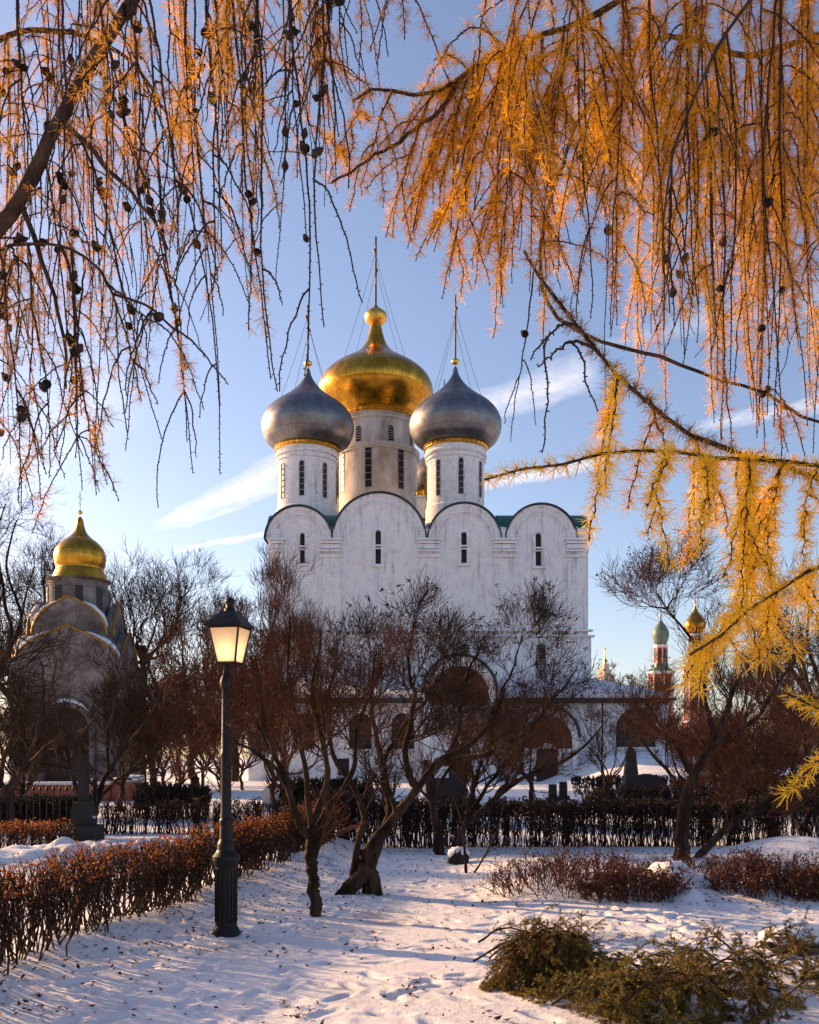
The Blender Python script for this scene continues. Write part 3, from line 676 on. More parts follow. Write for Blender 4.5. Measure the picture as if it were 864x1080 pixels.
for k in range(4):
    rz = k*PI/2
    def rr(V):
        V = np.asarray(V, float); a, b = math.cos(rz), math.sin(rz); return crot(np.c_[V[:,0]*a-V[:,1]*b, V[:,0]*b+V[:,1]*a, V[:,2]])
    low = keel_gable(chw, 0, 5.9, 8.0); hl = [arch_pts(0, 0.5, 3.0, 1.02, 16)] if k == 0 else ([arch_pts(0, 2.6, 4.4, 0.3, 10)])
    t = MB(); plate(t, low, hl, -chw, 0.4); cw.add(rr(t.V[0]), t.Q[0] if t.Q else None, t.T[0] if t.T else None)
    up = keel_gable(1.75, 6.5, 7.6, 9.5)
    t = MB(); plate(t, up, [], -2.0, 0.35); cw.add(rr(t.V[0]), t.Q[0] if t.Q else None, t.T[0] if t.T else None)
    for crv, y in ((low[1:-1], -chw-0.02), (up[1:-1], -2.02)):
        P = rr([(x, y, z+0.04) for x, z in crv]); gt.tubes(P, np.full(len(P), 0.062), 6)
        P2 = rr([(x*0.999, y+0.22, z+0.10) for x, z in crv]); i0 = len(P2)//2 
        seg = P2[2:i0-3] if k % 2 else P2[i0+3:-2]
        if len(seg) > 2 and k != 2:
            rad = 0.16*np.sin(np.linspace(0.25, PI-0.2, len(seg))); c1 = MB(); c1.tubes(seg, rad+0.02, 8, rough=0.15); c1.build('roof_snow', M_snow, chapel, smooth=True)
            seg = P2[2:i0-2]; c1 = MB(); c1.tubes(seg, 0.5*rad[0]+0.16*np.sin(np.linspace(0.2, PI-0.2, len(seg))), 8, rough=0.12); c1.build('roof_snow', M_snow, chapel, smooth=True)
    # corner pilaster with gilded panels
    c = rr([(chw-0.05, -chw+0.05, 0)])[0]; cw.lathe([(0.22, 0), (0.22, 5.9), (0.3, 6.0), (0.3, 6.2), (0.02, 6.5)], (c[0], c[1], 0), 10)
    s1 = rr([(chw-0.62, -chw-0.03, 2.2), (chw-0.62, -chw-0.03, 5.6)]); gt.tubes(s1, np.full(2, 0.05), 5); s1 = rr([(-chw+0.62, -chw-0.03, 2.2), (-chw+0.62, -chw-0.03, 5.6)]); gt.tubes(s1, np.full(2, 0.05), 5)
cb = MB(); cb.box(chx, chy, 3.4, 2*chw-0.5, 2*chw-0.5, 6.8, chr_); cw.add(cb.V[0], cb.Q[0])
cb = MB(); cb.box(chx, chy, 7.2, 3.6, 3.6, 1.6, chr_); cw.add(cb.V[0], cb.Q[0])
cw.build('wall', M_chapel, chapel); gt.build('gilded_edging', M_agedgilt, chapel, smooth=True)
pr = MB(); A = arch_pts(0, 0.5, 3.0, 1.02, 18)
t = MB(); plate(t, A, [], -chw+0.16, 0.06); pr.add(crot(t.V[0]), t.Q[0] if t.Q else None, t.T[0] if t.T else None); pr.build('door', M_doorwood, chapel)
hd = MB(); a = np.linspace(PI, 0, 20); hd.tubes(crot(np.c_[1.2*np.cos(a), np.full(20, -chw-0.18), 3.0+1.2*np.sin(a)]), np.full(20, 0.16), 8)
hd.tubes(crot([(-1.2, -chw-0.18, 0), (-1.2, -chw-0.18, 3.0)]), np.full(2, 0.15), 8); hd.tubes(crot([(1.2, -chw-0.18, 0), (1.2, -chw-0.18, 3.0)]), np.full(2, 0.15), 8)
ho = hd.build('portal_surround', M_chapel, chapel, smooth=True)
hs = MB(); a = np.linspace(PI*0.8, PI*0.2, 16); hs.tubes(crot(np.c_[1.28*np.cos(a), np.full(16, -chw-0.2), 3.08+1.28*np.sin(a)]), 0.03+0.10*np.sin(np.linspace(0.1, PI-0.1, 16)), 6); hs.build('portal_snow', M_snow, ho, smooth=True)
st = MB(); st.box(*crot([(0, -chw-0.6, 0.12)])[0], 3.4, 1.2, 0.25, chr_); st.box(*crot([(0, -chw-0.4, 0.36)])[0], 2.8, 0.8, 0.24, chr_); st.build('step', M_chapel, chapel)
dr = MB(); dz = Z(613, chy); dr.lathe([(1.5, 6.8), (1.5, dz-0.5), (1.42, dz-0.45), (1.42, dz-0.1), (1.6, dz)], (chx, chy, 0), 40); dro = dr.build('drum', M_chapel, chapel)
for a in (-60, -20, 20, 60, 100):
    q = R(a)-PI/2; wv = MB(); wv.box(chx+1.5*math.cos(q), chy+1.5*math.sin(q), dz-1.0, 0.06, 0.36, 1.1, q); wv.build('window', M_dark, dro)
CHP = [(1.0, 545), (3.2, 549), (4.6, 556), (7, 562), (12, 567.5), (19, 573), (24.5, 580), (26.3, 588), (25.6, 595), (24, 600), (25.5, 604), (28.5, 612), (30, 615)]
onion(chapel, 84.5, chy, CHP, M_gold, 0.95, 2.6, 540.5, chains=False)

# ------------------------------------------------------------------ far towers on the right
def tower_red(px, d, ring, prof, dome_mat, name, label, cat, y_body, tiers, cross_h):
    t = thing(name, (X(px, d), d, 0), label, cat); x = X(px, d)
    mb = MB(); wt = MB()
    for (hw, y0, y1, n) in tiers:
        r = hw*d/F; mb.lathe([(r, Z(y0, d)), (r, Z(y1, d)), (0.01, Z(y1, d)+0.01)], (x, d, 0), n)
        wt.lathe([(r*1.02, Z(y1, d)-0.7), (r*1.12, Z(y1, d)-0.45), (r*1.12, Z(y1, d)-0.1)], (x, d, 0), n)
        for k in range(n):
            a = 2*PI*k/n; wt.bar((x+r*1.01*math.cos(a), d+r*1.01*math.sin(a), Z(y0, d)), (x+r*1.01*math.cos(a), d+r*1.01*math.sin(a), Z(y1, d)), r*0.06, sides=5)
    mb.build('wall', M_brick, t); wt.build('trim', M_whitestone, t)
    for (hw, y0, y1, n) in tiers:
        r = hw*d/F
        for k in range(n):
            a = 2*PI*(k+0.5)/n; rc = r*math.cos(PI/n); zc = Z((y0*0.45+y1*0.55), d); h = (Z(y1, d)-Z(y0, d))
            wn = MB(); wn.box(x+rc*math.cos(a), d+rc*math.sin(a), zc, 0.1, r*0.28, h*0.42, a); wn.build('window', M_dark, t)
    onion(t, px, d, prof, dome_mat, cross_h, 1.6, prof[0][1]-1, chains=False)
    return t
M_greenscale = mat('green_glazed_scales', [(0.06,0.12,0.09), (0.16,0.22,0.16)], rough=0.45, scale=0.8, bump=0.5, bscale=2)
t1 = tower_red(697, 200, None, [(0.4, 651), (1.2, 655), (4.2, 659), (7.6, 664), (8.7, 670), (7.4, 676), (5.6, 680)], M_greenscale, 'brick_bell_tower', 'distant red brick tower with a small green onion dome', 'tower', 735, [(7.2, 702, 680, 8), (13, 760, 708, 8), (14, 820, 760, 8)], 3.6)
rfm = MB(); rfm.lathe([(14*0.2, Z(709, 200)), (15*0.2, Z(708, 200)), (9*0.2, Z(704, 200)), (7.4*0.2, Z(699, 200))], (X(697, 200), 200, 0), 8); rfm.build('roof', M_greenscale, t1)
t2 = tower_red(733.5, 190, None, [(0.4, 636), (1.0, 640), (2.8, 645), (6.4, 650), (10.4, 656), (11, 661), (9, 666), (7, 668)], M_gold, 'brick_church', 'distant red brick church tower with a golden onion dome', 'church', 735, [(7.2, 700, 668, 8), (12, 760, 700, 8), (14, 820, 760, 8)], 3.8)
sp = thing('spired_tower', (X(638, 900), 900, 0), 'far pale high-rise with a thin spire', 'tower'); xs_ = X(638, 900)
mb = MB()
for hw, y0, y1 in ((26, 820, 745), (15, 745, 722), (7, 722, 714), (5, 714, 706), (3.2, 706, 700)):
    mb.box(xs_, 900, (Z(y0, 900)+Z(y1, 900))/2, 2*hw*0.9, 2*hw*0.9, Z(y1, 900)-Z(y0, 900), 0.5)
for k in (-1, 1):
    mb.box(xs_+k*5.4, 898, (Z(722, 900)+Z(717, 900))/2, 1.5, 1.5, 5, 0.5, taper=0.3)
mb.build('wall', M_hazestone, sp)
mb = MB(); mb.tubes(np.array([[xs_, 900, Z(700, 900)], [xs_, 900, Z(694, 900)], [xs_, 900, Z(685, 900)]]), np.array([1.9, 0.9, 0.3]), 8); mb.blob((xs_, 900, Z(684.5, 900)), 1.0); mb.build('spire', M_goldtrim, sp)
# ------------------------------------------------------------------ bare trees, hedges, shrubs
def nrm(v): return v/(np.linalg.norm(v, axis=-1, keepdims=True)+1e-9)
def grow(P, Rr, nch, lrange, ang, K, wander, up, rfac, r, tr=(0.25, 1.0), rmin=0.0025, lpow=0.5, spread=None, rend=0.35):
    """next order of branches along the given ones"""
    N, k0, _ = P.shape
    n = np.full(N, nch) if np.isscalar(nch) else nch
    idx = np.repeat(np.arange(N), n); M = len(idx)
    t = r.uniform(tr[0], tr[1], M)*(k0-1.001); i = t.astype(int); f = (t-i)[:,None]
    p = P[idx, i]*(1-f)+P[idx, i+1]*f; tg = nrm(P[idx, i+1]-P[idx, i])
    rp = Rr[idx, i]*(1-f[:,0])+Rr[idx, i+1]*f[:,0]
    q = r.normal(size=(M, 3)); q = nrm(q-(q*tg).sum(1, keepdims=True)*tg)
    a = np.radians(r.uniform(ang[0], ang[1], M))[:,None]
    d = nrm(np.cos(a)*tg+np.sin(a)*q)
    L = r.uniform(lrange[0], lrange[1], M)*(1-lpow*(t/(k0-1)))
    out = np.zeros((M, K, 3)); out[:,0] = p
    upv = np.array([0, 0, 1.0])
    for k in range(1, K):
        d = nrm(d+r.normal(size=(M, 3))*wander+upv*up)
        if spread is not None: d = nrm(d+spread(out[:,k-1]))
        out[:,k] = out[:,k-1]+d*(L/(K-1))[:,None]
    r0 = np.maximum(rp*rfac, rmin)
    rad = r0[:,None]*np.linspace(1, rend, K)[None,:]
    return out, np.maximum(rad, rmin*0.6)
def resample(pts, n, r=None, jit=0.0):
    pts = np.asarray(pts, float); s = spline_prof(pts) if len(pts) > 2 else pts
    t = np.r_[0, np.cumsum(np.linalg.norm(np.diff(s, axis=0), axis=1))]; u = np.linspace(0, t[-1], n)
    o = np.c_[np.interp(u, t, s[:,0]), np.interp(u, t, s[:,1]), np.interp(u, t, s[:,2])]
    if jit: 
        j = r.normal(size=o.shape)*jit; j[0] = 0; j = (j+np.roll(j, 1, 0)+np.roll(j, -1, 0))/2; j[0] = 0; o = o+j
    return o
def seeds_at(P, r, frac, size, mb, m=1):
    """small dry seed clusters at twig ends"""
    tips = P[:,-1][r.random(len(P)) < frac]
    if len(tips) == 0: return
    M = len(tips); k = 7
    c = np.repeat(tips, k, 0)+r.normal(size=(M*k, 3))*size*1.0
    blades(mb, c, r, size, m)
def blades(mb, c, r, size, m=0, flat=0.0, asp=0.5):
    n = len(c); a = nrm(r.normal(size=(n, 3))*[1, 1, 1-flat]); b = r.normal(size=(n, 3)); b = nrm(b-(a*b).sum(1, keepdims=True)*a)
    s = (size*r.uniform(0.6, 1.3, n))[:,None]; cr = np.cross(a, b)
    V = np.stack([c-a*s, c+b*s*asp+cr*s*0.15, c+a*s, c-b*s*asp+cr*s*0.15], 1).reshape(-1, 3)
    i = np.arange(n)[:,None]*4; mb.add(V, np.concatenate([i, i+1, i+2, i+3], 1), m=m)
def tree(name, label, cat, base, limbs, levels, mats, seed, group=None, trunk_sides=9, seedfrac=0.0, seedsize=0.03, leaffrac=0.0, rough=0.10, jit=0.0, rs=1.0):
    """limbs: [(points, r0, r1)]; levels: list of dicts for grow(); first branch order joins the trunk mesh, the rest is the crown"""
    r = np.random.default_rng(seed)
    root = thing(name, base, label, cat, group)
    tm = MB(); K = 12; Ps = []; Rs = []
    for pts, r0, r1 in limbs:
        p = resample(pts, K, r, jit*min(1.0, float(np.linalg.norm(np.subtract(pts[-1], pts[0])))/1.6)); q = np.linspace(r0*rs, r1*rs, K); Ps.append(p); Rs.append(q)
        p2 = resample(p, 44); q2 = np.interp(np.linspace(0, 1, 44), np.linspace(0, 1, K), q); q2 = q2*(1+0.05*r.normal(size=44)+.03*np.sin(np.arange(44)*r.uniform(.3, .8)+r.uniform(0, 6)))
        tm.tubes(p2, q2, trunk_sides, rough=rough)
    P = np.array(Ps); Rr = np.array(Rs); cm = MB()
    allP = []
    for li, lv in enumerate(levels):
        lv = dict(lv); only = lv.pop('keep', None)
        if li == 0: lv['nch'] = np.array([max(1, lv['nch']//5)]+[lv['nch']]*(len(P)-1))
        P2, R2 = grow(P, Rr, r=r, **lv)
        if only is not None:
            k = only(P2[:,-1]); P2 = P2[k]; R2 = R2[k]
        z0 = P2[:,:,2].min(1) > 0.02; P2 = P2[z0]; R2 = R2[z0]
        (tm if li == 0 else cm).tubes(P2, R2, 5 if li == 0 else (4 if li == 1 else 3))
        allP.append((P2, R2))
        if lv.get('carry', False): pass
        P, Rr = (P2, R2)
    if seedfrac: seeds_at(P, r, seedfrac, seedsize, cm)
    tm.build('trunk', mats[0], root, smooth=True); cm.build('crown', [mats[1], mats[2] if len(mats) > 2 else mats[1]], root, smooth=False)
    return root
def L3(*pts): return [at(*p) for p in pts]
M_dryseed = island_var(mat('dry_seed_heads', [(0.035,0.022,0.016), (0.08,0.045,0.03)], rough=0.9, scale=4), 0.4)
LV = dict(K=7, wander=0.16, up=0.10, rfac=0.62)

# the single stemmed bush tree beside the lamp
d = 9.7
g1 = [(L3((333,967,d),(331,930,d),(327,895,d),(329,870,d)), .088, .078),
      (L3((328,885,d),(312,862,d-.1),(302,830,d-.2),(290,790,d-.3),(275,745,d-.3),(262,690,d-.2)), .055, .016),
      (L3((329,870,d),(345,820,d+.1),(338,775,d+.2),(330,725,d+.3),(338,665,d+.4)), .055, .014),
      (L3((329,872,d),(322,815,d-.1),(314,765,d),(303,715,d+.1),(306,650,d+.1)), .045, .012),
      (L3((329,888,d),(350,850,d+.1),(372,815,d+.3),(380,765,d+.4),(398,700,d+.4)), .050, .014),
      (L3((302,830,d-.2),(270,800,d-.5),(235,760,d-.6),(215,700,d-.5)), .03, .01)]
tree('bare_tree', 'slender single-stemmed bare tree with rust brown twigs just right of the street lamp', 'tree', (X(333,d), d, 0), g1,
     [dict(LV, nch=9, lrange=(.5, 1.1), ang=(25, 65), rfac=.45), dict(LV, nch=13, lrange=(.35, .75), ang=(25, 60)), dict(LV, nch=8, lrange=(.18, .45), ang=(20, 55), K=5, rmin=.0028)],
     (M_bark, M_redtwig), 21, jit=.025, rs=.74)
# the gnarled double stemmed tree
d = 11.0
g2 = [(L3((366,948,d),(380,915,d),(398,885,d),(422,855,d),(440,832,d),(468,805,d+.1),(505,780,d+.2),(528,730,d+.3)), .10, .018),
      (L3((386,948,d+.05),(394,910,d+.1),(402,880,d+.2),(408,860,d+.3),(402,810,d+.4),(390,755,d+.5),(395,690,d+.6)), .08, .014),
      (L3((372,925,d),(378,895,d-.1),(384,865,d-.2),(374,828,d-.3),(352,790,d-.4),(345,740,d-.4),(358,690,d-.3)), .055, .012),
      (L3((440,832,d),(428,795,d-.2),(440,745,d-.3),(430,700,d-.3),(438,655,d-.2)), .055, .014),
      (L3((468,805,d+.1),(525,792,d-.1),(568,765,d-.2),(602,718,d-.2)), .05, .014),
      (L3((455,818,d+.1),(478,775,d+.4),(488,725,d+.5),(508,680,d+.6)), .05, .013),
      (L3((402,810,d+.4),(425,770,d+.8),(455,735,d+1.0),(470,685,d+1.0)), .04, .012),
      (L3((528,730,d+.3),(545,700,d+.3),(550,668,d+.3)), .02, .008)]
tree('gnarled_tree', 'gnarled bare tree with two leaning trunks from one stump in the middle', 'tree', (X(376,d), d, 0), g2,
     [dict(LV, nch=9, lrange=(.40, .92), ang=(25, 70), rfac=.42, up=.06), dict(LV, nch=13, lrange=(.35, .8), ang=(25, 60)), dict(LV, nch=8, lrange=(.16, .42), ang=(20, 55), K=5, rmin=.0028)],
     (M_bark, M_twig, M_dryseed), 22, jit=.03, seedfrac=.07, seedsize=.020, rough=0.11, rs=.8)
st = MB(); p = resample(L3((352,950,d-.05),(366,938,d),(378,926,d),(388,912,d)), 12); st.tubes(p, np.linspace(.04, .14, 12), 12, rough=.10)
p = resample(L3((398,952,d),(396,935,d),(390,915,d),(384,895,d)), 10); st.tubes(p, np.linspace(.07, .08, 10), 10, rough=.12)
so = st.build('stump', M_bark, [o for o in C.objects if o.name == 'gnarled_tree'][0], smooth=True)
# rounded brown tree in the middle behind the hedge
d = 15.6
g3 = [(L3((466,906,d),(462,875,d),(456,840,d),(448,800,d)), .13, .06),
      (L3((474,906,d+.1),(490,872,d+.1),(520,845,d),(560,818,d-.2),(605,795,d-.3),(635,765,d-.3)), .085, .018),
      (L3((490,872,d+.1),(512,830,d+.4),(540,795,d+.6),(575,765,d+.7)), .06, .016),
      (L3((520,845,d),(545,800,d-.6),(560,760,d-.8)), .05, .014),
      (L3((480,890,d),(495,840,d+.2),(512,790,d+.3),(520,745,d+.3)), .06, .015),
      (L3((456,840,d),(480,800,d+.3),(500,755,d+.5)), .05, .014)]
tree('bare_tree', 'low rounded bare tree with dense brown twigs right of the gnarled two-trunk tree', 'tree', (X(468,d), d, 0), g3,
     [dict(LV, nch=10, lrange=(.7, 1.5), ang=(25, 70), up=.16, rfac=.42), dict(LV, nch=12, lrange=(.4, .95), ang=(25, 60)), dict(LV, nch=5, lrange=(.2, .5), ang=(20, 55), K=5, rmin=.0036)],
     (M_bark, M_redtwig), 23, jit=.03, rs=.72)
# leaning tree on the right
d = 13.9
g4 = [(L3((718,918,d),(719,885,d),(722,850,d),(733,815,d),(748,788,d),(765,755,d),(778,715,d+.1)), .15, .035),
      (L3((728,914,d+.1),(748,892,d+.1),(775,868,d+.2),(810,848,d+.3),(845,832,d+.4),(885,800,d+.6)), .085, .03),
      (L3((731,818,d),(712,792,d-.2),(697,765,d-.3),(682,745,d-.3)), .05, .012),
      (L3((752,780,d),(742,740,d+.2),(737,700,d+.2),(720,665,d+.2),(703,642,d+.2),(692,626,d+.2)), .055, .014),
      (L3((745,792,d),(788,760,d-.3),(828,718,d-.4),(850,680,d-.4)), .06, .015),
      (L3((722,840,d),(690,800,d+.4),(660,760,d+.5)), .05, .012),
      (L3((845,832,d+.4),(850,790,d+.2),(840,745,d)), .04, .012),
      (L3((703,642,d+.2),(715,625,d+.3),(722,612,d+.3)), .02, .006), (L3((703,642,d+.2),(688,640,d+.1),(676,632,d+.1)), .02, .006)]
tree('leaning_tree', 'bare tree with a low leaning limb beside the snow mound on the right', 'tree', (X(720,d), d, 0), g4,
     [dict(LV, nch=10, lrange=(.5, 1.3), ang=(25, 68), up=.14, rfac=.42), dict(LV, nch=12, lrange=(.35, .85), ang=(25, 60)), dict(LV, nch=5, lrange=(.18, .45), ang=(20, 55), K=5, rmin=.0036)],
     (M_bark, M_redtwig, M_dryseed), 24, jit=.03, seedfrac=.05, seedsize=.020, rs=.76)
def multi(name, label, cat, px, py, d, hgt, spread, nst, r0, lv, mats, seed, lean=(0, 0), group=None, trunkh=0.25, **kw):
    """self-standing tree or bush: a bole that divides into rising stems"""
    r = np.random.default_rng(seed); b = np.array([X(px, d), d, 0.0]); b[2] = G(b[0], b[1])-0.05
    limbs = []; top0 = b+np.array([lean[0]*trunkh, lean[1]*trunkh, hgt*trunkh])
    limbs.append(([b, (b+top0)/2+r.normal(size=3)*.02*hgt, top0], r0, r0*.72))
    for k in range(nst):
        a = 2*PI*k/nst+r.normal(0, .4); q = r.uniform(.35, 1.0)
        e = b+np.array([math.cos(a)*spread*q+lean[0], math.sin(a)*spread*q+lean[1], hgt*r.uniform(.72, 1.0)*(1-0.25*q)])
        s = b+(top0-b)*r.uniform(.7, 1.0); m1 = s*.6+e*.4+np.array([math.cos(a)*spread*q*.22, math.sin(a)*spread*q*.22, 0])+r.normal(size=3)*.03*hgt
        limbs.append(([s, m1, e], r0*.42, r0*.08))
    return tree(name, label, cat, tuple(b), limbs, lv, mats, seed+500, group, jit=.012*hgt, **kw)
def lvs(s, n=(8, 7, 4), rm=.004, up=.12, wander=.16):
    return [dict(LV, nch=n[0], lrange=(.22*s, .45*s), ang=(22, 60), up=up, wander=wander, rfac=.5), dict(LV, nch=n[1], lrange=(.12*s, .28*s), ang=(22, 58), up=up, wander=wander),
            dict(LV, nch=n[2], lrange=(.06*s, .16*s), ang=(20, 52), K=5, rmin=rm, up=up, wander=wander)]
# behind the right part of the hedge
multi('bare_bush', 'dark dense bare bush tree behind the far hedge at the right edge', 'tree', 815, 880, 18.5, 3.2, 1.7, 10, .12, lvs(3.0, (10, 10, 6), .0046), (M_bark, M_redtwig), 31)
multi('bare_bush', 'brown bare bush behind the far hedge, left of the one at the right edge', 'tree', 765, 870, 21.0, 3.0, 1.7, 10, .10, lvs(2.8, (10, 10, 6), .0050), (M_bark, M_redtwig), 32)
multi('bare_bush', 'small open bare bush in front of the arched gallery window', 'tree', 640, 850, 30.0, 3.6, 1.2, 7, .07, lvs(2.6, (7, 6, 4), .006), (M_bark, M_twig), 33)
multi('bare_bush', 'brown rounded bush in front of the lower porch', 'tree', 560, 850, 34.0, 4.2, 2.0, 8, .10, lvs(3.4, (9, 8, 5), .0075), (M_bark, M_redtwig), 34)
multi('bare_bush', 'brown rounded bush in front of the taller porch', 'tree', 500, 850, 30.0, 4.4, 1.9, 8, .10, lvs(3.4, (9, 8, 5), .007), (M_bark, M_redtwig), 35)
multi('tall_tree', 'tall bare tree with spreading limbs rising at the right edge', 'tree', 905, 860, 24.0, 7.6, 3.4, 9, .22, lvs(5.6, (9, 7, 4), .006), (M_bark, M_twig), 36, lean=(-.6, 0))
multi('tall_tree', 'pale sunlit bare tree far behind the right edge', 'tree', 845, 830, 60.0, 10.5, 4.0, 9, .2, lvs(6.5, (8, 8, 5), .013), (M_redtwig, M_redtwig), 37)
multi('tall_tree', 'bare tree far behind the brick tower', 'tree', 775, 830, 70.0, 9.2, 4.2, 9, .2, lvs(6.5, (8, 8, 5), .014), (M_redtwig, M_redtwig), 38)
multi('sunlit_tree', 'small far pale tree right of the thin spire', 'tree', 652, 815, 160.0, 16.0, 3.2, 8, .25, lvs(8, (7, 7, 5), .035), (M_redtwig, M_redtwig), 39)
multi('sunlit_tree', 'small far pale tree left of the brick tower', 'tree', 681, 815, 170.0, 16.5, 2.2, 7, .25, lvs(8, (7, 6, 4), .035), (M_redtwig, M_redtwig), 40)
# thin saplings beside the rounded tree
tree('sapling', 'thin sapling with two leaning stems left of the snow covered stone', 'sapling', (X(493, 12.9), 12.9, 0),
     [(L3((492,925,12.9),(490,895,12.9),(487,868,12.9),(478,838,12.9)), .022, .008), (L3((497,926,12.9),(510,905,12.8),(522,882,12.8),(530,855,12.8)), .016, .006)],
     [dict(LV, nch=6, lrange=(.2, .5), ang=(20, 50)), dict(LV, nch=3, lrange=(.1, .25), ang=(20, 50), K=5)], (M_bark, M_twig), 41)
# left side, before and beside the chapel
d = 19.3
g7 = [(L3((96,886,d),(98,862,d),(105,838,d),(114,815,d),(130,790,d),(150,768,d-.2),(172,725,d-.3)), .09, .018),
      (L3((103,842,d),(130,818,d-.2),(160,800,d-.4),(185,770,d-.5)), .05, .014), (L3((98,862,d),(80,825,d+.2),(66,790,d+.3),(58,745,d+.3),(62,695,d+.3)), .06, .015),
      (L3((114,815,d),(112,780,d+.3),(120,740,d+.4),(115,690,d+.4)), .045, .013), (L3((66,790,d+.3),(40,765,d+.2),(20,725,d)), .035, .01), (L3((105,838,d),(75,812,d-.3),(40,800,d-.5),(10,770,d-.6)), .04, .012)]
tree('gnarled_tree', 'dark crooked bare tree with low limbs in front of the chapel portal', 'tree', (X(96,d), d, 0), g7,
     [dict(LV, nch=8, lrange=(.6, 1.4), ang=(25, 70), up=.07, wander=.2, rfac=.45), dict(LV, nch=9, lrange=(.4, .9), ang=(25, 65), wander=.2), dict(LV, nch=4, lrange=(.2, .5), ang=(20, 55), K=5, rmin=.0042)],
     (M_bark, M_twig), 42, jit=.05, rs=.85)
d = 17.0
g8 = [(L3((-12,866,d),(0,838,d),(22,816,d),(48,798,d),(70,778,d),(98,752,d)), .11, .025), (L3((0,838,d),(10,800,d+.1),(22,760,d+.2),(16,705,d+.2)), .07, .016),
      (L3((22,816,d),(30,780,d-.3),(45,745,d-.4),(40,690,d-.5)), .05, .014), (L3((-12,866,d),(-25,820,d),(-20,760,d),(0,690,d+.2)), .08, .016)]
tree('gnarled_tree', 'dark bare tree with curved trunks at the left edge, beside the iron fence', 'tree', (X(-12,d), d, 0), g8,
     [dict(LV, nch=9, lrange=(.6, 1.5), ang=(25, 70), up=.08, wander=.2, rfac=.45), dict(LV, nch=10, lrange=(.4, .9), ang=(25, 65), wander=.2), dict(LV, nch=4, lrange=(.2, .5), ang=(20, 55), K=5, rmin=.0042)],
     (M_bark, M_twig), 43, jit=.05, rs=.8)
multi('tall_tree', 'tall dark bare tree with drooping twigs at the left edge', 'tree', -45, 850, 24.0, 9.6, 2.7, 10, .2, lvs(6.0, (9, 9, 5), .0055, up=-.02, wander=.2), (M_bark, M_twig), 44)
multi('tall_tree', 'tall bare tree with an open fan crown right behind the chapel', 'tree', 150, 825, 60.0, 17.2, 4.4, 10, .26, lvs(10.0, (9, 8, 5), .013), (M_bark, M_twig), 45, trunkh=.5)
multi('tall_tree', 'slim bare tree with a feathery top left of the cathedral', 'tree', 248, 825, 66.0, 16.5, 2.8, 8, .3, lvs(7.5, (8, 8, 5), .013), (M_bark, M_twig), 46, trunkh=.45)
multi('tall_tree', 'bare tree in the gap between the chapel and the street lamp', 'tree', 205, 830, 50.0, 10.8, 3.4, 9, .25, lvs(6.5, (9, 8, 5), .011), (M_bark, M_twig), 47)
multi('tall_tree', 'dark bare tree close to the right side of the chapel', 'tree', 160, 835, 40.0, 7.5, 2.2, 9, .18, lvs(5.0, (9, 8, 5), .009), (M_bark, M_twig), 48)
multi('sunlit_tree', 'tall reddish bare tree before the left end of the cathedral', 'tree', 300, 825, 56.0, 14.6, 2.4, 9, .2, lvs(7.0, (9, 8, 4), .011, up=.2), (M_redtwig, M_redtwig), 49, trunkh=.4)
multi('rusty_bush', 'rust brown bush behind the street lamp post', 'bush', 235, 850, 27.0, 4.6, 1.5, 9, .08, lvs(3.4, (10, 9, 5), .0065, up=.18), (M_redtwig, M_redtwig), 50)
multi('rusty_bush', 'rust brown bush right of the street lamp, before the gallery', 'bush', 290, 850, 25.0, 4.6, 1.5, 9, .08, lvs(3.4, (10, 9, 5), .006, up=.18), (M_redtwig, M_redtwig), 51)
multi('rusty_bush', 'rust brown bush left of the lamp post, beside the chapel wall', 'bush', 190, 850, 30.0, 4.3, 1.5, 9, .08, lvs(3.2, (10, 9, 5), .007, up=.15), (M_redtwig, M_redtwig), 52)
multi('tall_tree', 'bare tree behind the chapel at the left edge', 'tree', 20, 825, 62.0, 18.5, 5.0, 10, .35, lvs(10.0, (9, 8, 5), .013), (M_bark, M_twig), 53)

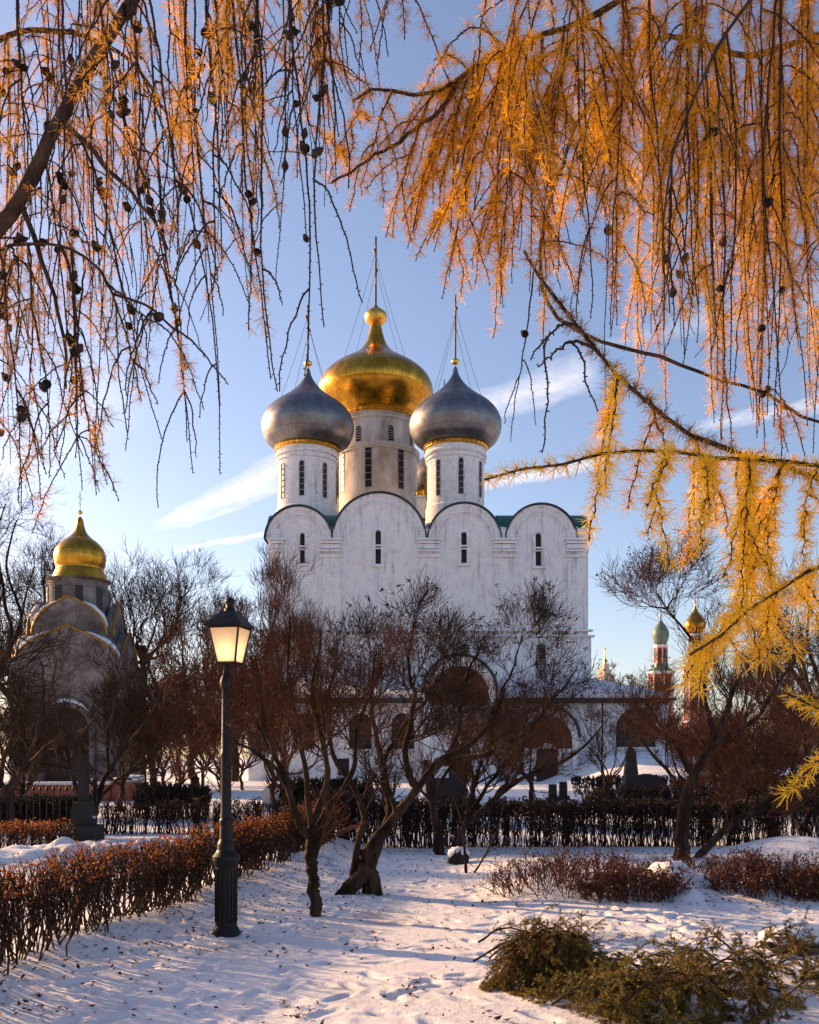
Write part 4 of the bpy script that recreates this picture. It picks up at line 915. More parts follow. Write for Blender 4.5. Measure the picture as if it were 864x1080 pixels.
M_leaf_o = island_var(mat('rust_hedge_leaves', [(0.13,0.038,0.014), (0.34,0.11,0.026), (0.25,0.075,0.02)], rough=0.6, scale=6, trans=0.4, ramp=(.3,.7)), 0.45)
M_leaf_d = island_var(mat('dark_hedge_leaves', [(0.02,0.016,0.012), (0.06,0.035,0.02)], rough=0.7, scale=6, trans=0.2), 0.4)
M_leaf_r = island_var(mat('red_brown_shrub_leaves', [(0.035,0.013,0.011), (0.09,0.03,0.022), (0.14,0.07,0.04)], rough=0.6, scale=8, trans=0.3), 0.45)
def hedge(name, label, path, width, h, per_m, leaves, lmat, tmat, seed, lsize=.022, twigs=9, zleaf=(.55, 1.0), rr=.006, rmin=.0028, gap=0.0):
    r = np.random.default_rng(seed); path = np.asarray(path, float)
    t = np.r_[0, np.cumsum(np.hypot(*np.diff(path, axis=0).T))]; N = int(t[-1]*per_m)
    u = r.uniform(0, t[-1], N); x = np.interp(u, t, path[:,0]); y = np.interp(u, t, path[:,1])
    du = np.gradient(path, axis=0); tx = np.interp(u, t, du[:,0]); ty = np.interp(u, t, du[:,1]); l = np.hypot(tx, ty); nx_, ny_ = -ty/l, tx/l
    clump = np.round(u*3)/3; u2 = 0.07*clump+0.93*u; x = np.interp(u2, t, path[:,0]); y = np.interp(u2, t, path[:,1])
    o = r.normal(0, width*.16, N); x = x+nx_*o; y = y+ny_*o; z = gz(x, y)-.03
    ht = h*(0.93+0.07*vnoise(u*4+30, u*0+3, 1.0, seed))*r.uniform(.8, 1.0, N)
    K = 6; P = np.zeros((N, K, 3)); P[:,0] = np.c_[x, y, z]
    dx = nx_*r.normal(0, width*.24, N)+r.normal(0, .07, N); dy = ny_*r.normal(0, width*.24, N)+r.normal(0, .07, N)
    for k in range(1, K):
        f = k/(K-1); P[:,k] = np.c_[x+dx*f**.7, y+dy*f**.7, z+ht*f]+r.normal(size=(N, 3))*[.018, .018, .0]
    Rr = np.full((N, K), 1.0)*np.linspace(rr, rr*.45, K)[None,:]*r.uniform(.6, 1.5, N)[:,None]
    cx, cy, cz = np.c_[x, y, z].mean(0)
    root = thing(name, (path[0][0], path[0][1], G(*path[0])), label, 'hedge')
    sm = MB(); sm.tubes(P, Rr, 4)
    P2, R2 = grow(P, Rr, twigs, (.10, .30), (18, 60), 5, .16, .12, .7, r, tr=(.28, .98), rmin=rmin)
    top = z.mean()+h*1.02
    P2[:,:,2] = np.minimum(P2[:,:,2], np.repeat(z+h*1.03, twigs)[:,None]+r.normal(size=P2.shape[:2])*.02)
    sm.tubes(P2, R2, 3); sm.build('stems', tmat, root)
    if leaves:
        n = int(leaves*N); k = r.integers(0, len(P2), n*2); q = r.integers(1, 5, n*2); c = P2[k, q]; zz = (c[:,2]-np.repeat(z, twigs)[k])/h
        keep = r.random(n*2) < np.clip((zz-zleaf[0])/(zleaf[1]-zleaf[0]), 0.04, 1); c = c[keep]+r.normal(size=(keep.sum(), 3))*.012
        lm = MB(); blades(lm, c, r, lsize, flat=.2); lm.build('leaves', lmat, root)
    return root
hedge('hedge', 'long clipped hedge with rust orange leaves on top along the left of the path', HL, .5, .70, 88, 19, M_leaf_o, M_twig, 61, lsize=.016, twigs=14, zleaf=(.5, 1.05))
hedge('hedge', 'short clipped rusty hedge beyond the snow bank at the left edge', [(-9.0, 15.6), (-7.2, 15.5), (-5.55, 15.4)], .6, .62, 80, 20, M_leaf_o, M_twig, 62, lsize=.020, twigs=12)
hedge('hedge', 'long dark clipped hedge running across behind the trees to the right edge', [(-1.45, 16.6), (1.0, 16.9), (4.0, 17.1), (7.5, 17.2), (11.5, 17.0)], .75, .90, 120, 36, M_leaf_d, M_twig, 63, lsize=.028, twigs=11, rr=.008, rmin=.0042, zleaf=(.55, .85))
hedge('hedge', 'sparse low hedge with snow showing through, behind the dark cross', [(-6.6, 20.4), (-4.6, 20.2), (-1.6, 20.0)], .45, .78, 75, 9, M_leaf_d, M_twig, 64, rr=.009, rmin=.0045, lsize=.026)
hedge('hedge', 'dark dense box hedge under the rusty bushes left of the lamp post', [(-7.4, 25.6), (-5.4, 25.4)], .8, 0.98, 90, 40, M_leaf_d, M_twig, 65, lsize=.04, rr=.01, rmin=.006, zleaf=(.1, .6))
hedge('hedge', 'dark dense box hedge between the lamp post and the gnarled tree', [(-3.6, 26.6), (-1.1, 26.4)], .9, 1.12, 90, 44, M_leaf_d, M_twig, 66, lsize=.04, rr=.01, rmin=.006, zleaf=(.1, .6))
hedge('hedge', 'thin dark hedge on the snow below the gallery on the right', [(7.4, 43.0), (12.0, 43.5), (19.0, 43.0)], .8, .85, 36, 26, M_leaf_d, M_twig, 67, lsize=.06, rr=.014, rmin=.009, zleaf=(.3, .8))
hedge('hedge', 'low dark hedge behind the leaning tree before the terrace', [(5.0, 27.0), (8.0, 27.2), (12.5, 27.0)], .7, .80, 46, 26, M_leaf_d, M_twig, 68, lsize=.045, rr=.011, rmin=.006, zleaf=(.3, .8))
hedge('hedge', 'dark clipped hedge close behind the low iron fence', [(-10.5, 20.9), (-6.9, 20.7)], .7, .86, 95, 44, M_leaf_d, M_twig, 69, lsize=.034, rr=.01, rmin=.005, zleaf=(.1, .6))
multi('bare_bush', 'dark dense bare bush at the left foot of the chapel', 'tree', 25, 850, 27.0, 3.6, 1.8, 9, .10, lvs(3.2, (10, 10, 7), .0065), (M_bark, M_twig), 54)
multi('bare_bush', 'dark dense bare bush at the right foot of the chapel', 'tree', 128, 850, 29.0, 4.2, 1.8, 9, .10, lvs(3.6, (9, 9, 6), .007), (M_bark, M_twig), 55)
multi('rusty_bush', 'rusty bush in the distance just right of the chapel', 'bush', 172, 830, 42.0, 4.6, 2.0, 9, .09, lvs(3.8, (9, 9, 5), .010), (M_redtwig, M_redtwig), 57)
multi('rusty_bush', 'rusty bush in the distance midway between the chapel and the cathedral', 'bush', 214, 830, 45.0, 5.0, 2.2, 9, .09, lvs(4.0, (9, 9, 5), .011), (M_redtwig, M_redtwig), 58)
multi('rusty_bush', 'rusty bush at the left corner of the cathedral gallery', 'bush', 256, 830, 48.0, 5.2, 2.4, 9, .09, lvs(4.2, (9, 9, 5), .011), (M_redtwig, M_redtwig), 59)
multi('bare_bush', 'dark bare bush on the terrace below the golden church tower', 'bush', 738, 830, 40.0, 3.4, 1.9, 9, .09, lvs(3.2, (9, 9, 5), .009), (M_bark, M_redtwig), 60)
multi('bare_bush', 'dark bare bush on the terrace between its two neighbours at the right', 'bush', 790, 830, 36.0, 3.6, 2.0, 9, .09, lvs(3.4, (9, 9, 5), .009), (M_bark, M_redtwig), 61)
multi('bare_bush', 'dark bare bush on the terrace at the right edge below the yellow needles', 'bush', 850, 830, 38.0, 4.2, 2.2, 9, .09, lvs(3.8, (9, 9, 5), .009), (M_bark, M_redtwig), 62)
def shrub(label, cx, cy, rx, ry, h, nst, seed, nl):
    r = np.random.default_rng(seed); a = r.uniform(0, 2*PI, nst); q = np.sqrt(r.random(nst)); x = cx+rx*q*np.cos(a); y = cy+ry*q*np.sin(a); z = gz(x, y)-.02
    root = thing('shrub', (cx, cy, G(cx, cy)), label, 'shrub'); K = 5; P = np.zeros((nst, K, 3)); P[:,0] = np.c_[x, y, z]; d = nrm(np.c_[np.cos(a)*.5*q+r.normal(0, .3, nst), np.sin(a)*.5*q+r.normal(0, .3, nst), np.ones(nst)])
    hh = h*(1-.4*q**2)*r.uniform(.6, 1.05, nst)
    for k in range(1, K): d = nrm(d+r.normal(size=d.shape)*.16); P[:,k] = P[:,k-1]+d*(hh/(K-1))[:,None]
    Rr = np.full((nst, K), 1.0)*np.linspace(.006, .003, K)[None,:]
    P2, R2 = grow(P, Rr, 5, (.08, .26), (20, 60), 5, .18, .05, .7, r, rmin=.0028)
    mb = MB(); mb.tubes(P, Rr, 4); mb.tubes(P2, R2, 3); mb.build('stems', M_redtwig, root)
    k = r.integers(0, len(P2), nl); c = P2[k, r.integers(2, 5, nl)]+r.normal(size=(nl, 3))*.012
    lm = MB(); blades(lm, c, r, .019); lm.build('leaves', M_leaf_r, root)
shrub('sparse low shrub with reddish stems at the left end of the snowy bed', 1.65, 10.9, .7, .55, .52, 130, 71, 900)
shrub('dense low shrub with dark red leaves left of the snow mound', 2.45, 10.35, .55, .32, .36, 190, 72, 3600)
shrub('low shrub with red brown leaves on the snow behind the sparse one', 2.3, 11.9, .75, .5, .42, 90, 73, 600)
shrub('dense low dark red shrub right of the snow mound', 4.05, 10.6, .62, .36, .40, 210, 74, 4600)
shrub('dense low dark red shrub at the right edge of the snowy bed', 5.0, 10.7, .75, .4, .44, 230, 75, 5200)
shrub('low red brown shrub behind the snow mound at the foot of the leaning tree', 3.5, 11.9, .5, .35, .36, 80, 76, 700)
shrub('loose low shrub on the snow right of the leaning tree', 4.9, 12.6, .8, .5, .36, 80, 77, 500)
# dry leaves and bits of twig strewn on the snow
def litter():
    r = np.random.default_rng(81); pts = []
    hy = np.array([p[1] for p in HL]); hx = np.array([p[0] for p in HL])
    y = r.uniform(4.6, 16, 1500); x = np.interp(y, hy, hx)+np.abs(r.normal(0, .55, 1500))+.05; pts.append(np.c_[x, y])
    pts.append(np.c_[r.uniform(-2.4, 4.5, 900), r.uniform(4.8, 13, 900)]); hub = np.c_[r.uniform(-2.4, 3.5, 60), r.uniform(5, 12, 60)]; pts.append(np.repeat(hub, 10, 0)+r.normal(0, .13, (600, 2)))
    pts.append(np.c_[r.normal(-1.0, .8, 320), r.normal(10.2, .8, 320)])
    pts.append(np.c_[r.uniform(0.6, 7.5, 2200), r.uniform(11.0, 16.4, 2200)])
    pts.append(np.c_[r.uniform(1.1, 6.0, 700), r.normal(10.3, .3, 700)])
    pts.append(np.c_[r.uniform(-1.2, 2.0, 500), r.uniform(12.5, 16.2, 500)])
    p = np.vstack(pts); n = len(p); c = np.c_[p, gz(p[:,0], p[:,1])+.010]
    mb = MB(); s = .019
    a = r.uniform(0, 2*PI, n); u = np.c_[np.cos(a), np.sin(a), r.normal(0, .25, n)]; v = np.c_[-np.sin(a), np.cos(a), r.normal(0, .25, n)]; L_ = (s*r.uniform(.22, 1.0, n)**1.3*1.55)[:,None]
    up = np.array([0, 0, 1.0])*L_*.35
    V = np.stack([c-u*L_+up, c-v*L_*.5, c+u*L_+up*r.uniform(0, 1.5, n)[:,None], c+v*L_*.55+up*.6], 1).reshape(-1, 3); i = np.arange(n)[:,None]*4
    mb.add(V, np.concatenate([i, i+1, i+2, i+3], 1)); o = mb.build('fallen_leaves', M_leaf_r); tag(o, 'dry brown leaves strewn over the snow', 'leaves', kind='stuff')
litter()
# ------------------------------------------------------------------ street lamp
def street_lamp():
    d = 8.62; x = X(238.5, d); t = thing('street_lamp', (x, d, G(x, d)), 'black cast iron street lamp with a glowing square lantern', 'street lamp')
    def prof(p): return [(w*d/F, Z(y, d)) for w, y in p]
    b = MB(); b.lathe(prof([(0.1, 990), (15.5, 989), (15.5, 984), (13.5, 980), (11.5, 976), (11.0, 972), (11.2, 914), (12.8, 911), (14.2, 907), (14.2, 903), (10.8, 899), (9.4, 896), (9.0, 890), (7.0, 885), (6.6, 870), (7.2, 868), (7.2, 865), (6.0, 863)]), (x, d, 0), 32)
    for k in range(16):
        a = 2*PI*k/16; rr = 11.1*d/F; b.bar((x+rr*math.cos(a), d+rr*math.sin(a), Z(972, d)), (x+rr*math.cos(a), d+rr*math.sin(a), Z(916, d)), .010, sides=6)
    b.build('base', M_iron, t, smooth=False)
    p = MB(); p.lathe(prof([(6.0, 863), (5.6, 855), (5.4, 800), (6.2, 798), (6.2, 795), (5.1, 793), (4.4, 740), (4.3, 728), (5.0, 727), (6.3, 724), (6.5, 719), (5.4, 715), (3.6, 711), (2.7, 708), (2.7, 702), (4.6, 700)]), (x, d, 0), 24); p.build('post', M_iron, t, smooth=True)
    # square lantern turned a little
    ro = R(-13); lx, ly = X(243.5, d), d
    lx = x+0.035
    def sq(hw, z): return [(lx+hw*(sx*math.cos(ro)-sy*math.sin(ro)), ly+hw*(sx*math.sin(ro)+sy*math.cos(ro)), z) for sx, sy in ((-1,-1),(1,-1),(1,1),(-1,1))]
    k = d/F; zt, zb = Z(662.5, d), Z(700, d); ht, hb = 16.6*k, 10.0*k
    T, B = sq(ht, zt), sq(hb, zb); fr = MB()
    for i in range(4): fr.bar(B[i], T[i], .0095, sides=4); fr.bar(T[i], T[(i+1)%4], .012, sides=4); fr.bar(B[i], B[(i+1)%4], .014, sides=4)
    fr.add(sq(hb*1.02, zb-.012)+sq(hb*1.02, zb+.004), [[0,3,2,1],[4,5,6,7],[0,1,5,4],[1,2,6,5],[2,3,7,6],[3,0,4,7]])
    lo = fr.build('lantern', M_iron, t)
    for i in range(4):
        a, bq, c, e = (np.array(v) for v in (B[i], B[(i+1)%4], T[(i+1)%4], T[i])); n = nrm(np.cross(bq-a, e-a))*.004; pn = MB(); pn.add([a-n, bq-n, c-n, e-n, a-n*2, bq-n*2, c-n*2, e-n*2], [[0,1,2,3],[7,6,5,4]]); pn.build('pane', M_lampglass, lo)
    ld = bpy.data.lights.new('bulb', 'POINT'); ld.energy = 1.4; ld.color = (1.0, .74, .44); ld.shadow_soft_size = .05; lb = bpy.data.objects.new('bulb', ld); C.objects.link(lb); lb.parent = lo; lb.location = Vector((lx, ly, zb+.12))-Vector(origin(lo))
    rf = MB(); e1, e2, e3 = sq(ht*1.20, zt+.004), sq(ht*1.18, zt+.028), sq(6.6*k, Z(645, d))
    rf.add(e1+e2+e3, [[0,3,2,1],[0,1,5,4],[1,2,6,5],[2,3,7,6],[3,0,4,7],[4,5,9,8],[5,6,10,9],[6,7,11,10],[7,4,8,11],[8,9,10,11]])
    ro_ = rf.build('lantern_roof', M_iron, t)
    fi = MB(); fi.lathe([(a*k, Z(y, d)) for a, y in ((6.4, 646), (6.0, 643), (4.2, 641), (4.0, 637), (5.2, 635.5), (5.0, 633), (3.0, 631), (.1, 629.5))], (lx, ly, 0), 20); fi.build('finial', M_iron, ro_, smooth=True)
    for s in (-1, 1):
        br = MB(); br.tubes(np.array([[x+s*.010, d, Z(716, d)], [x+s*.05, d, Z(714, d)], [x+s*.06, d, Z(707, d)], [x+s*.035, d, Z(702, d)]]), np.full(4, .007), 6); br.build('bracket', M_iron, t)
M_lampglass = mat('glowing_frosted_glass', [(0.80,0.72,0.60), (0.85,0.77,0.64)], rough=0.35, scale=2, trans=0.6, emit=((1.0, 0.50, 0.20), 0.10))
street_lamp()
# ------------------------------------------------------------------ graves, fence, low wall, stones
def stone_cross():
    d = 18.3; x = X(88, d); t = thing('stone_cross', (x, d, G(x, d)), 'dark stone memorial cross on a stepped base', 'memorial')
    k = d/F; b = MB()
    b.box(x, d, G(x, d)+.12, 34*k, 34*k, .34); b.box(x, d, .30+.19, 22*k, 22*k, .40, taper=.85); b.box(x, d, .72, 17*k, 17*k, .08); b.build('pedestal', M_darkstone, t)
    c = MB(); zt = Z(797, d); c.box(x, d, (.74+zt)/2, 9.5*k, 8*k, zt-.74); c.box(x-8.4*k, d, Z(814, d), 7*k, 7.6*k, 6.5*k); c.box(x+8.4*k, d, Z(814, d), 7*k, 7.6*k, 6.5*k)
    c.build('cross', M_darkstone, t)
    s = MB(); s.tubes(np.array([[x-13*k, d, .46], [x, d, .5], [x+13*k, d, .46]]), np.array([.02, .06, .02]), 8, rough=.2); s.build('snow_cap', M_snow, t, smooth=True)
stone_cross()
def gravestone(label, px, yb, d, w, h, m, kind):
    x = X(px, d); z = G(x, d); t = thing('gravestone', (x, d, z), label, 'gravestone'); b = MB(); b.box(x, d, z+.06, w*1.5, .5, .22); b.build('plinth', M_darkstone if m is M_darkstone else M_whitestone, t); s = MB()
    if kind == 'round': plate(s, arch_pts(x, z+.15, z+h-w/2, w/2, 14), [], d-.09, .18)
    elif kind == 'slab': s.box(x, d, z+.15+h/2, w, .2, h, taper=.92)
    elif kind == 'obelisk': s.box(x, d, z+.17+h*.15, w*1.1, w*1.1, h*.3); s.box(x, d, z+.17+h*.3+h*.33, w*.8, w*.8, h*.66, taper=.55); s.box(x, d, z+.17+h*.96+.1, w*.43, w*.43, .2, taper=.05)
    elif kind == 'column': s.lathe([(w*.6, z+.15), (w*.6, z+.3), (w*.35, z+.35), (w*.3, z+h*.75), (w*.5, z+h*.8), (w*.5, z+h*.86), (w*.2, z+h*.95), (.01, z+h)], (x, d, 0), 14)
    s.build('headstone', m, t)
gravestone('white rounded gravestone beside the box hedge right of the lamp post', 287, 838, 28.5, .55, .80, M_whitestone, 'round')
gravestone('slim white grave column behind the gnarled tree', 386, 838, 29.5, .30, .95, M_whitestone, 'column')
gravestone('small white grave column right of the gnarled tree', 447, 840, 31.0, .26, .8, M_whitestone, 'column')
gravestone('dark granite obelisk in front of the arched gallery window', 665.5, 838, 33.0, .62, 1.75, M_darkstone, 'obelisk')
gravestone('dark rounded tomb beside the granite obelisk', 682, 838, 34.0, 1.7, 1.05, M_darkstone, 'round')
gravestone('narrow dark gravestone left of the snowy terrace', 583, 838, 35.0, .3, .5, M_darkstone, 'slab')
gravestone('second narrow dark gravestone left of the snowy terrace, next to a pair of posts', 594, 838, 36.5, .3, .55, M_darkstone, 'slab')
gravestone('broad grey tomb slab behind the far hedge below the taller porch', 470, 838, 33.0, 1.5, .75, M_darkstone, 'slab')
def iron_fence():
    t = thing('iron_fence', (-7.8, 18.9, 0), 'low black iron fence behind the rusty hedge at the left edge', 'fence')
    xa, xb, y, h = -9.6, -6.3, 18.9, .95
    for z in (.25, h-.12):
        m = MB(); m.box((xa+xb)/2, y, z, xb-xa, .03, .04); m.build('rail', M_iron, t)
    m = MB()
    for k in range(26):
        x = xa+(xb-xa)*k/25; m.bar((x, y-.02, .0), (x, y-.02, h), .011, sides=5); m.lathe([(.02, h), (.03, h+.04), (.001, h+.12)], (x, y-.02, 0), 6)
    o = m.build('bars', M_iron, t)
    for x in (xa, (xa+xb)/2, xb):
        m = MB(); m.box(x, y+.05, .55, .09, .09, 1.1); m.blob((x, y+.05, 1.15), .07); m.build('post', M_iron, t)
iron_fence()
def low_wall():
    d = 36.0; xa, xb = X(-20, d), X(117, d); t = thing('low_wall', (xa, d, 0), 'low red brick parapet with a white dotted coping before the chapel', 'wall'); m = MB(); m.box((xa+xb)/2, d, .15, xb-xa, .35, .9); m.build('brickwork', M_brick, t)
    c = MB(); n = 60
    for k in range(n): c.box(xa+(xb-xa)*(k+.5)/n, d, .66, (xb-xa)/n*.62, .5, .11)
    c.build('coping', M_snow, t); c = MB(); c.box((xa+xb)/2, d, .605, xb-xa, .46, .02); c.build('ledge', M_brick, t)
    xc, xd = X(118, d), X(150, d); m = MB(); m.box((xc+xd)/2, d+.2, .2, xd-xc, .5, 1.0); m.build('end_block', M_brick, t); s = MB(); s.tubes(np.array([[xc, d+.2, .72], [(xc+xd)/2, d+.2, .78], [xd, d+.2, .84]]), np.array([.14, .2, .14]), 8, rough=.1); s.build('snow_cap', M_snow, t, smooth=True)
low_wall()
def rock(label, x, y, rx, ry, rz, seed, snow=True):
    r = np.random.default_rng(seed); z = G(x, y); t = thing('stone', (x, y, z), label, 'stone'); n = 18; th = np.linspace(0.02, PI-.02, 11); a = np.linspace(0, 2*PI, n, endpoint=False)
    Tt, A = np.meshgrid(th, a, indexing='ij'); j = 1+.16*r.normal(size=Tt.shape); V = np.stack([x+rx*np.sin(Tt)*np.cos(A)*j, y+ry*np.sin(Tt)*np.sin(A)*j, z+rz*.25-rz*np.cos(Tt)*j], -1)
    i = np.arange(10)[:,None]*n; q = np.arange(n)[None,:]; Q = np.stack([i+q, i+(q+1)%n, i+n+(q+1)%n, i+n+q], -1).reshape(-1, 4); m = MB(); m.add(V.reshape(-1, 3), Q); m.build('rock', M_darkstone, t, smooth=False)
    if snow:
        j = 1+.05*r.normal(size=Tt.shape); V = np.stack([x+rx*1.08*np.sin(Tt)*np.cos(A)*j, y+.04+ry*1.08*np.sin(Tt)*np.sin(A)*j, z+rz*.85-rz*.62*np.cos(Tt)*j], -1); m = MB(); m.add(V.reshape(-1, 3), Q); m.build('snow_cap', M_snow, t, smooth=True)
rock('small dark stone with a snow cap at the foot of the thin sapling', X(484, 14.2), 14.2, .16, .15, .17, 91)
rock('snow covered stone at the right edge above the cut boughs', X(842, 7.6), 7.75, .22, .2, .13, 92)
def log():
    x, y = X(806, 7.9), 7.85; t = thing('log', (x, y, G(x, y)), 'short cut log end under snow at the right edge', 'log'); m = MB(); z = G(x, y)+.045
    m.tubes(np.array([[x-.02, y, z], [x+.2, y+.05, z+.01], [x+.5, y+.08, z]]), np.array([.055, .06, .055]), 14, rough=.04); m.add([(x-.02+0, y+.053*math.cos(a), z+.053*math.sin(a)) for a in np.linspace(0, 2*PI, 12, endpoint=False)]+[(x-.021, y, z)], None, [[i, (i+1)%12, 12] for i in range(12)]); m.build('wood', M_redtwig, t)
    s = MB(); s.tubes(np.array([[x+.03, y+.02, z+.05], [x+.22, y+.05, z+.075], [x+.5, y+.08, z+.06]]), np.array([.03, .075, .05]), 10, rough=.06); s.build('snow_cap', M_snow, t, smooth=True)
log()
# ------------------------------------------------------------------ heaps of cut spruce boughs
M_spruce = island_var(mat('olive_spruce_needles', [(0.07,0.055,0.010), (0.19,0.145,0.026), (0.32,0.22,0.05)], rough=0.55, scale=5, trans=0.25, ramp=(.3,.7)), 0.5)
M_spruce_b = island_var(mat('browned_spruce_needles', [(0.07,0.045,0.012), (0.19,0.12,0.026), (0.28,0.16,0.045)], rough=0.6, scale=5, trans=0.2, ramp=(.3,.7)), 0.5)
def bough(P0, seed, label, group, mt, r0=.008, side=15, len_=(.16, .34), droop=-.16):
    r = np.random.default_rng(seed); P = resample(P0, 16, r, .008)[None]; Rr = np.linspace(r0, r0*.3, 16)[None]
    t = thing('spruce_bough', tuple(P[0,0]), label, 'branch', group)
    A, RA = grow(P, Rr, side, len_, (18, 50), 7, .07, droop, .5, r, tr=(.10, 1.0), rmin=.002, lpow=.35)
    B, RB = grow(A, RA, 6, (.06, .15), (30, 55), 5, .06, droop*.8, .6, r, tr=(.1, 1.0), rmin=.0014)
    for q in (A, B): q[:,:,2] = np.maximum(q[:,:,2], gz(q[:,:,0], q[:,:,1])+.012)
    m = MB(); m.tubes(P, Rr, 6); m.tubes(A, RA, 4); m.tubes(B, RB, 3); m.build('twigs', M_bark, t)
    nm = MB()
    for S, per in ((A, 46), (B, 26)):
        n = len(S); u = r.uniform(0, S.shape[1]-1.001, (n, per)); i = u.astype(int); f = (u-i)[...,None]; ix = np.arange(n)[:,None]
        c = (S[ix, i]*(1-f)+S[ix, i+1]*f).reshape(-1, 3); tg = nrm((S[ix, i+1]-S[ix, i]).reshape(-1, 3)); q = r.normal(size=c.shape); q = nrm(q-(q*tg).sum(1, keepdims=True)*tg)
        dd = nrm(tg*.7+q*.8); w = nrm(np.cross(dd, r.normal(size=c.shape)))*.0022; L_ = r.uniform(.014, .024, len(c))[:,None]; e = c+dd*L_
        V = np.stack([c-w, c+w, e+w*.4, e-w*.4], 1).reshape(-1, 3); k = np.arange(len(c))[:,None]*4; nm.add(V, np.concatenate([k, k+1, k+2, k+3], 1))
    nm.build('needles', mt, t)
def boughs():
    r = np.random.default_rng(101); s = 0
    # the left mound: boughs leaning outwards from the top like a thatch
    d = 6.55; cx = X(575, d)
    for k in range(34):
        a = r.uniform(-2.9, .35) if k % 4 else r.uniform(0, 6.28); ln = r.uniform(.30, .50)
        ex = cx+math.cos(a)*ln*.95; ey = d+math.sin(a)*ln*.7; top = np.array([cx+r.normal(0, .13), d+r.normal(0, .10), .34+r.normal(0, .05)])
        ez = G(ex, ey)+.02; st_ = top-np.array([math.cos(a)*.18, math.sin(a)*.12, .10])
        bough([st_, top, (top*.5+np.array([ex, ey, ez])*.5)+[0, 0, .07], [ex, ey, ez]], 200+s, 'cut spruce bough leaning in the rounded left heap on the snow', 'cut spruce boughs in the rounded left heap', M_spruce_b if k % 3 else M_spruce, side=17); s += 1
    # the right sprawl
    for k in range(34):
        px = r.uniform(620, 885); py = r.uniform(1030, 1085)+ (12 if px < 680 else 0); dd = EYE*F/(py-HY)*0.985; x, y = X(px, dd), dd
        a = r.choice([r.normal(3.4, .5), r.normal(-.2, .6), r.normal(-1.4, .6)]); ln = r.uniform(.5, .85); h = r.uniform(.08, .22)
        p0 = np.array([x-math.cos(a)*ln*.5, y-math.sin(a)*ln*.45+.12, 0]); p2 = np.array([x+math.cos(a)*ln*.5, y+math.sin(a)*ln*.45+.12, 0]); p0[2] = G(p0[0], p0[1])+.03+h*.5; p2[2] = G(p2[0], p2[1])+.03
        bough([p0, (p0+p2)/2+[0, 0, h], p2], 300+s, 'cut spruce bough lying in the sprawling right heap at the picture corner', 'cut spruce boughs in the sprawling right heap', M_spruce if k % 3 else M_spruce_b, side=15, droop=-.1); s += 1
boughs()
def bare_stick(label, pts, r0):
    p = resample(pts, 14); m = MB(); m.tubes(p, np.linspace(r0, r0*.35, 14), 5); o = m.build('bare_twig', M_bark); tag(o, label, 'twig')
bare_stick('thin bare twig arching up out of the cut boughs', L3((625,990,6.9),(632,972,6.9),(650,968,6.9),(666,985,6.9),(672,1002,6.9)), .003)
bare_stick('pale bare stick bent over the sprawling right heap', L3((690,1048,6.05),(740,1042,6.0),(768,1046,5.95),(778,1068,5.9),(790,1085,5.85)), .008)
# ------------------------------------------------------------------ larches whose drooping branches frame the view
M_larch_bark = mat('larch_bark', [(0.018,0.012,0.010), (0.05,0.032,0.024), (0.10,0.065,0.05)], rough=0.95, scale=14, bump=0.9, bscale=40, spec=0.1, bdist=.006)
M_shoot = mat('larch_shoot_bark', [(0.022,0.014,0.012), (0.055,0.034,0.026)], rough=0.9, scale=20, spec=0.12)
M_needle = {
 'gold': island_var(mat('golden_larch_needles', [(0.46,0.20,0.010), (0.78,0.39,0.017), (0.88,0.51,0.03)], rough=0.5, scale=2.2, trans=0.6, ramp=(.3,.7)), 0.3),
 'orange': island_var(mat('orange_larch_needles', [(0.30,0.12,0.020), (0.54,0.245,0.028), (0.64,0.35,0.05)], rough=0.5, scale=2.5, trans=0.5, ramp=(.3,.7)), 0.3),
 'yellow': island_var(mat('yellow_larch_needles', [(0.72,0.38,0.02), (0.88,0.55,0.03), (0.9,0.6,0.06)], rough=0.5, scale=2.2, trans=0.5, ramp=(.3,.7)), 0.25),
 'brown': island_var(mat('browned_larch_needles', [(0.16,0.10,0.05), (0.30,0.17,0.06), (0.24,0.18,0.09)], rough=0.6, scale=3, trans=0.35, ramp=(.3,.7)), 0.35)}
M_cone = mat('dark_larch_cone', [(0.02,0.013,0.011), (0.06,0.038,0.03)], rough=0.85, scale=60, bump=0.6, bscale=120, bdist=.003)
def cone_mesh():
    mb = MB(); r = np.random.default_rng(3)
    for ring in range(7):
        f = ring/6; rr = .0115*math.sin(0.35+f*2.5)+.002; z = -.015+.030*f
        n = max(4, int(4+6*math.sin(.3+f*2.5)))
        for k in range(n):
            a = 2*PI*(k+.5*(ring%2))/n; d = np.array([math.cos(a), math.sin(a), 0]); t = np.array([-d[1], d[0], 0]); c = d*rr*.55+[0, 0, z]; e = d*(rr*1.12)+[0, 0, z-.006]
            w = t*.0052; mb.add([c-w*.6, c+w*.6, e+w, e-w, e+d*.002-[0,0,.004]], [[0,1,2,3]], [[3,2,4]])
    mb.lathe([(.001, -.018), (.007, -.012), (.009, 0), (.007, .010), (.001, .015)], (0, 0, 0), 8)
    o = mb.build('cone', M_cone); me = o.data; bpy.data.objects.remove(o); return me
CONE = cone_mesh()
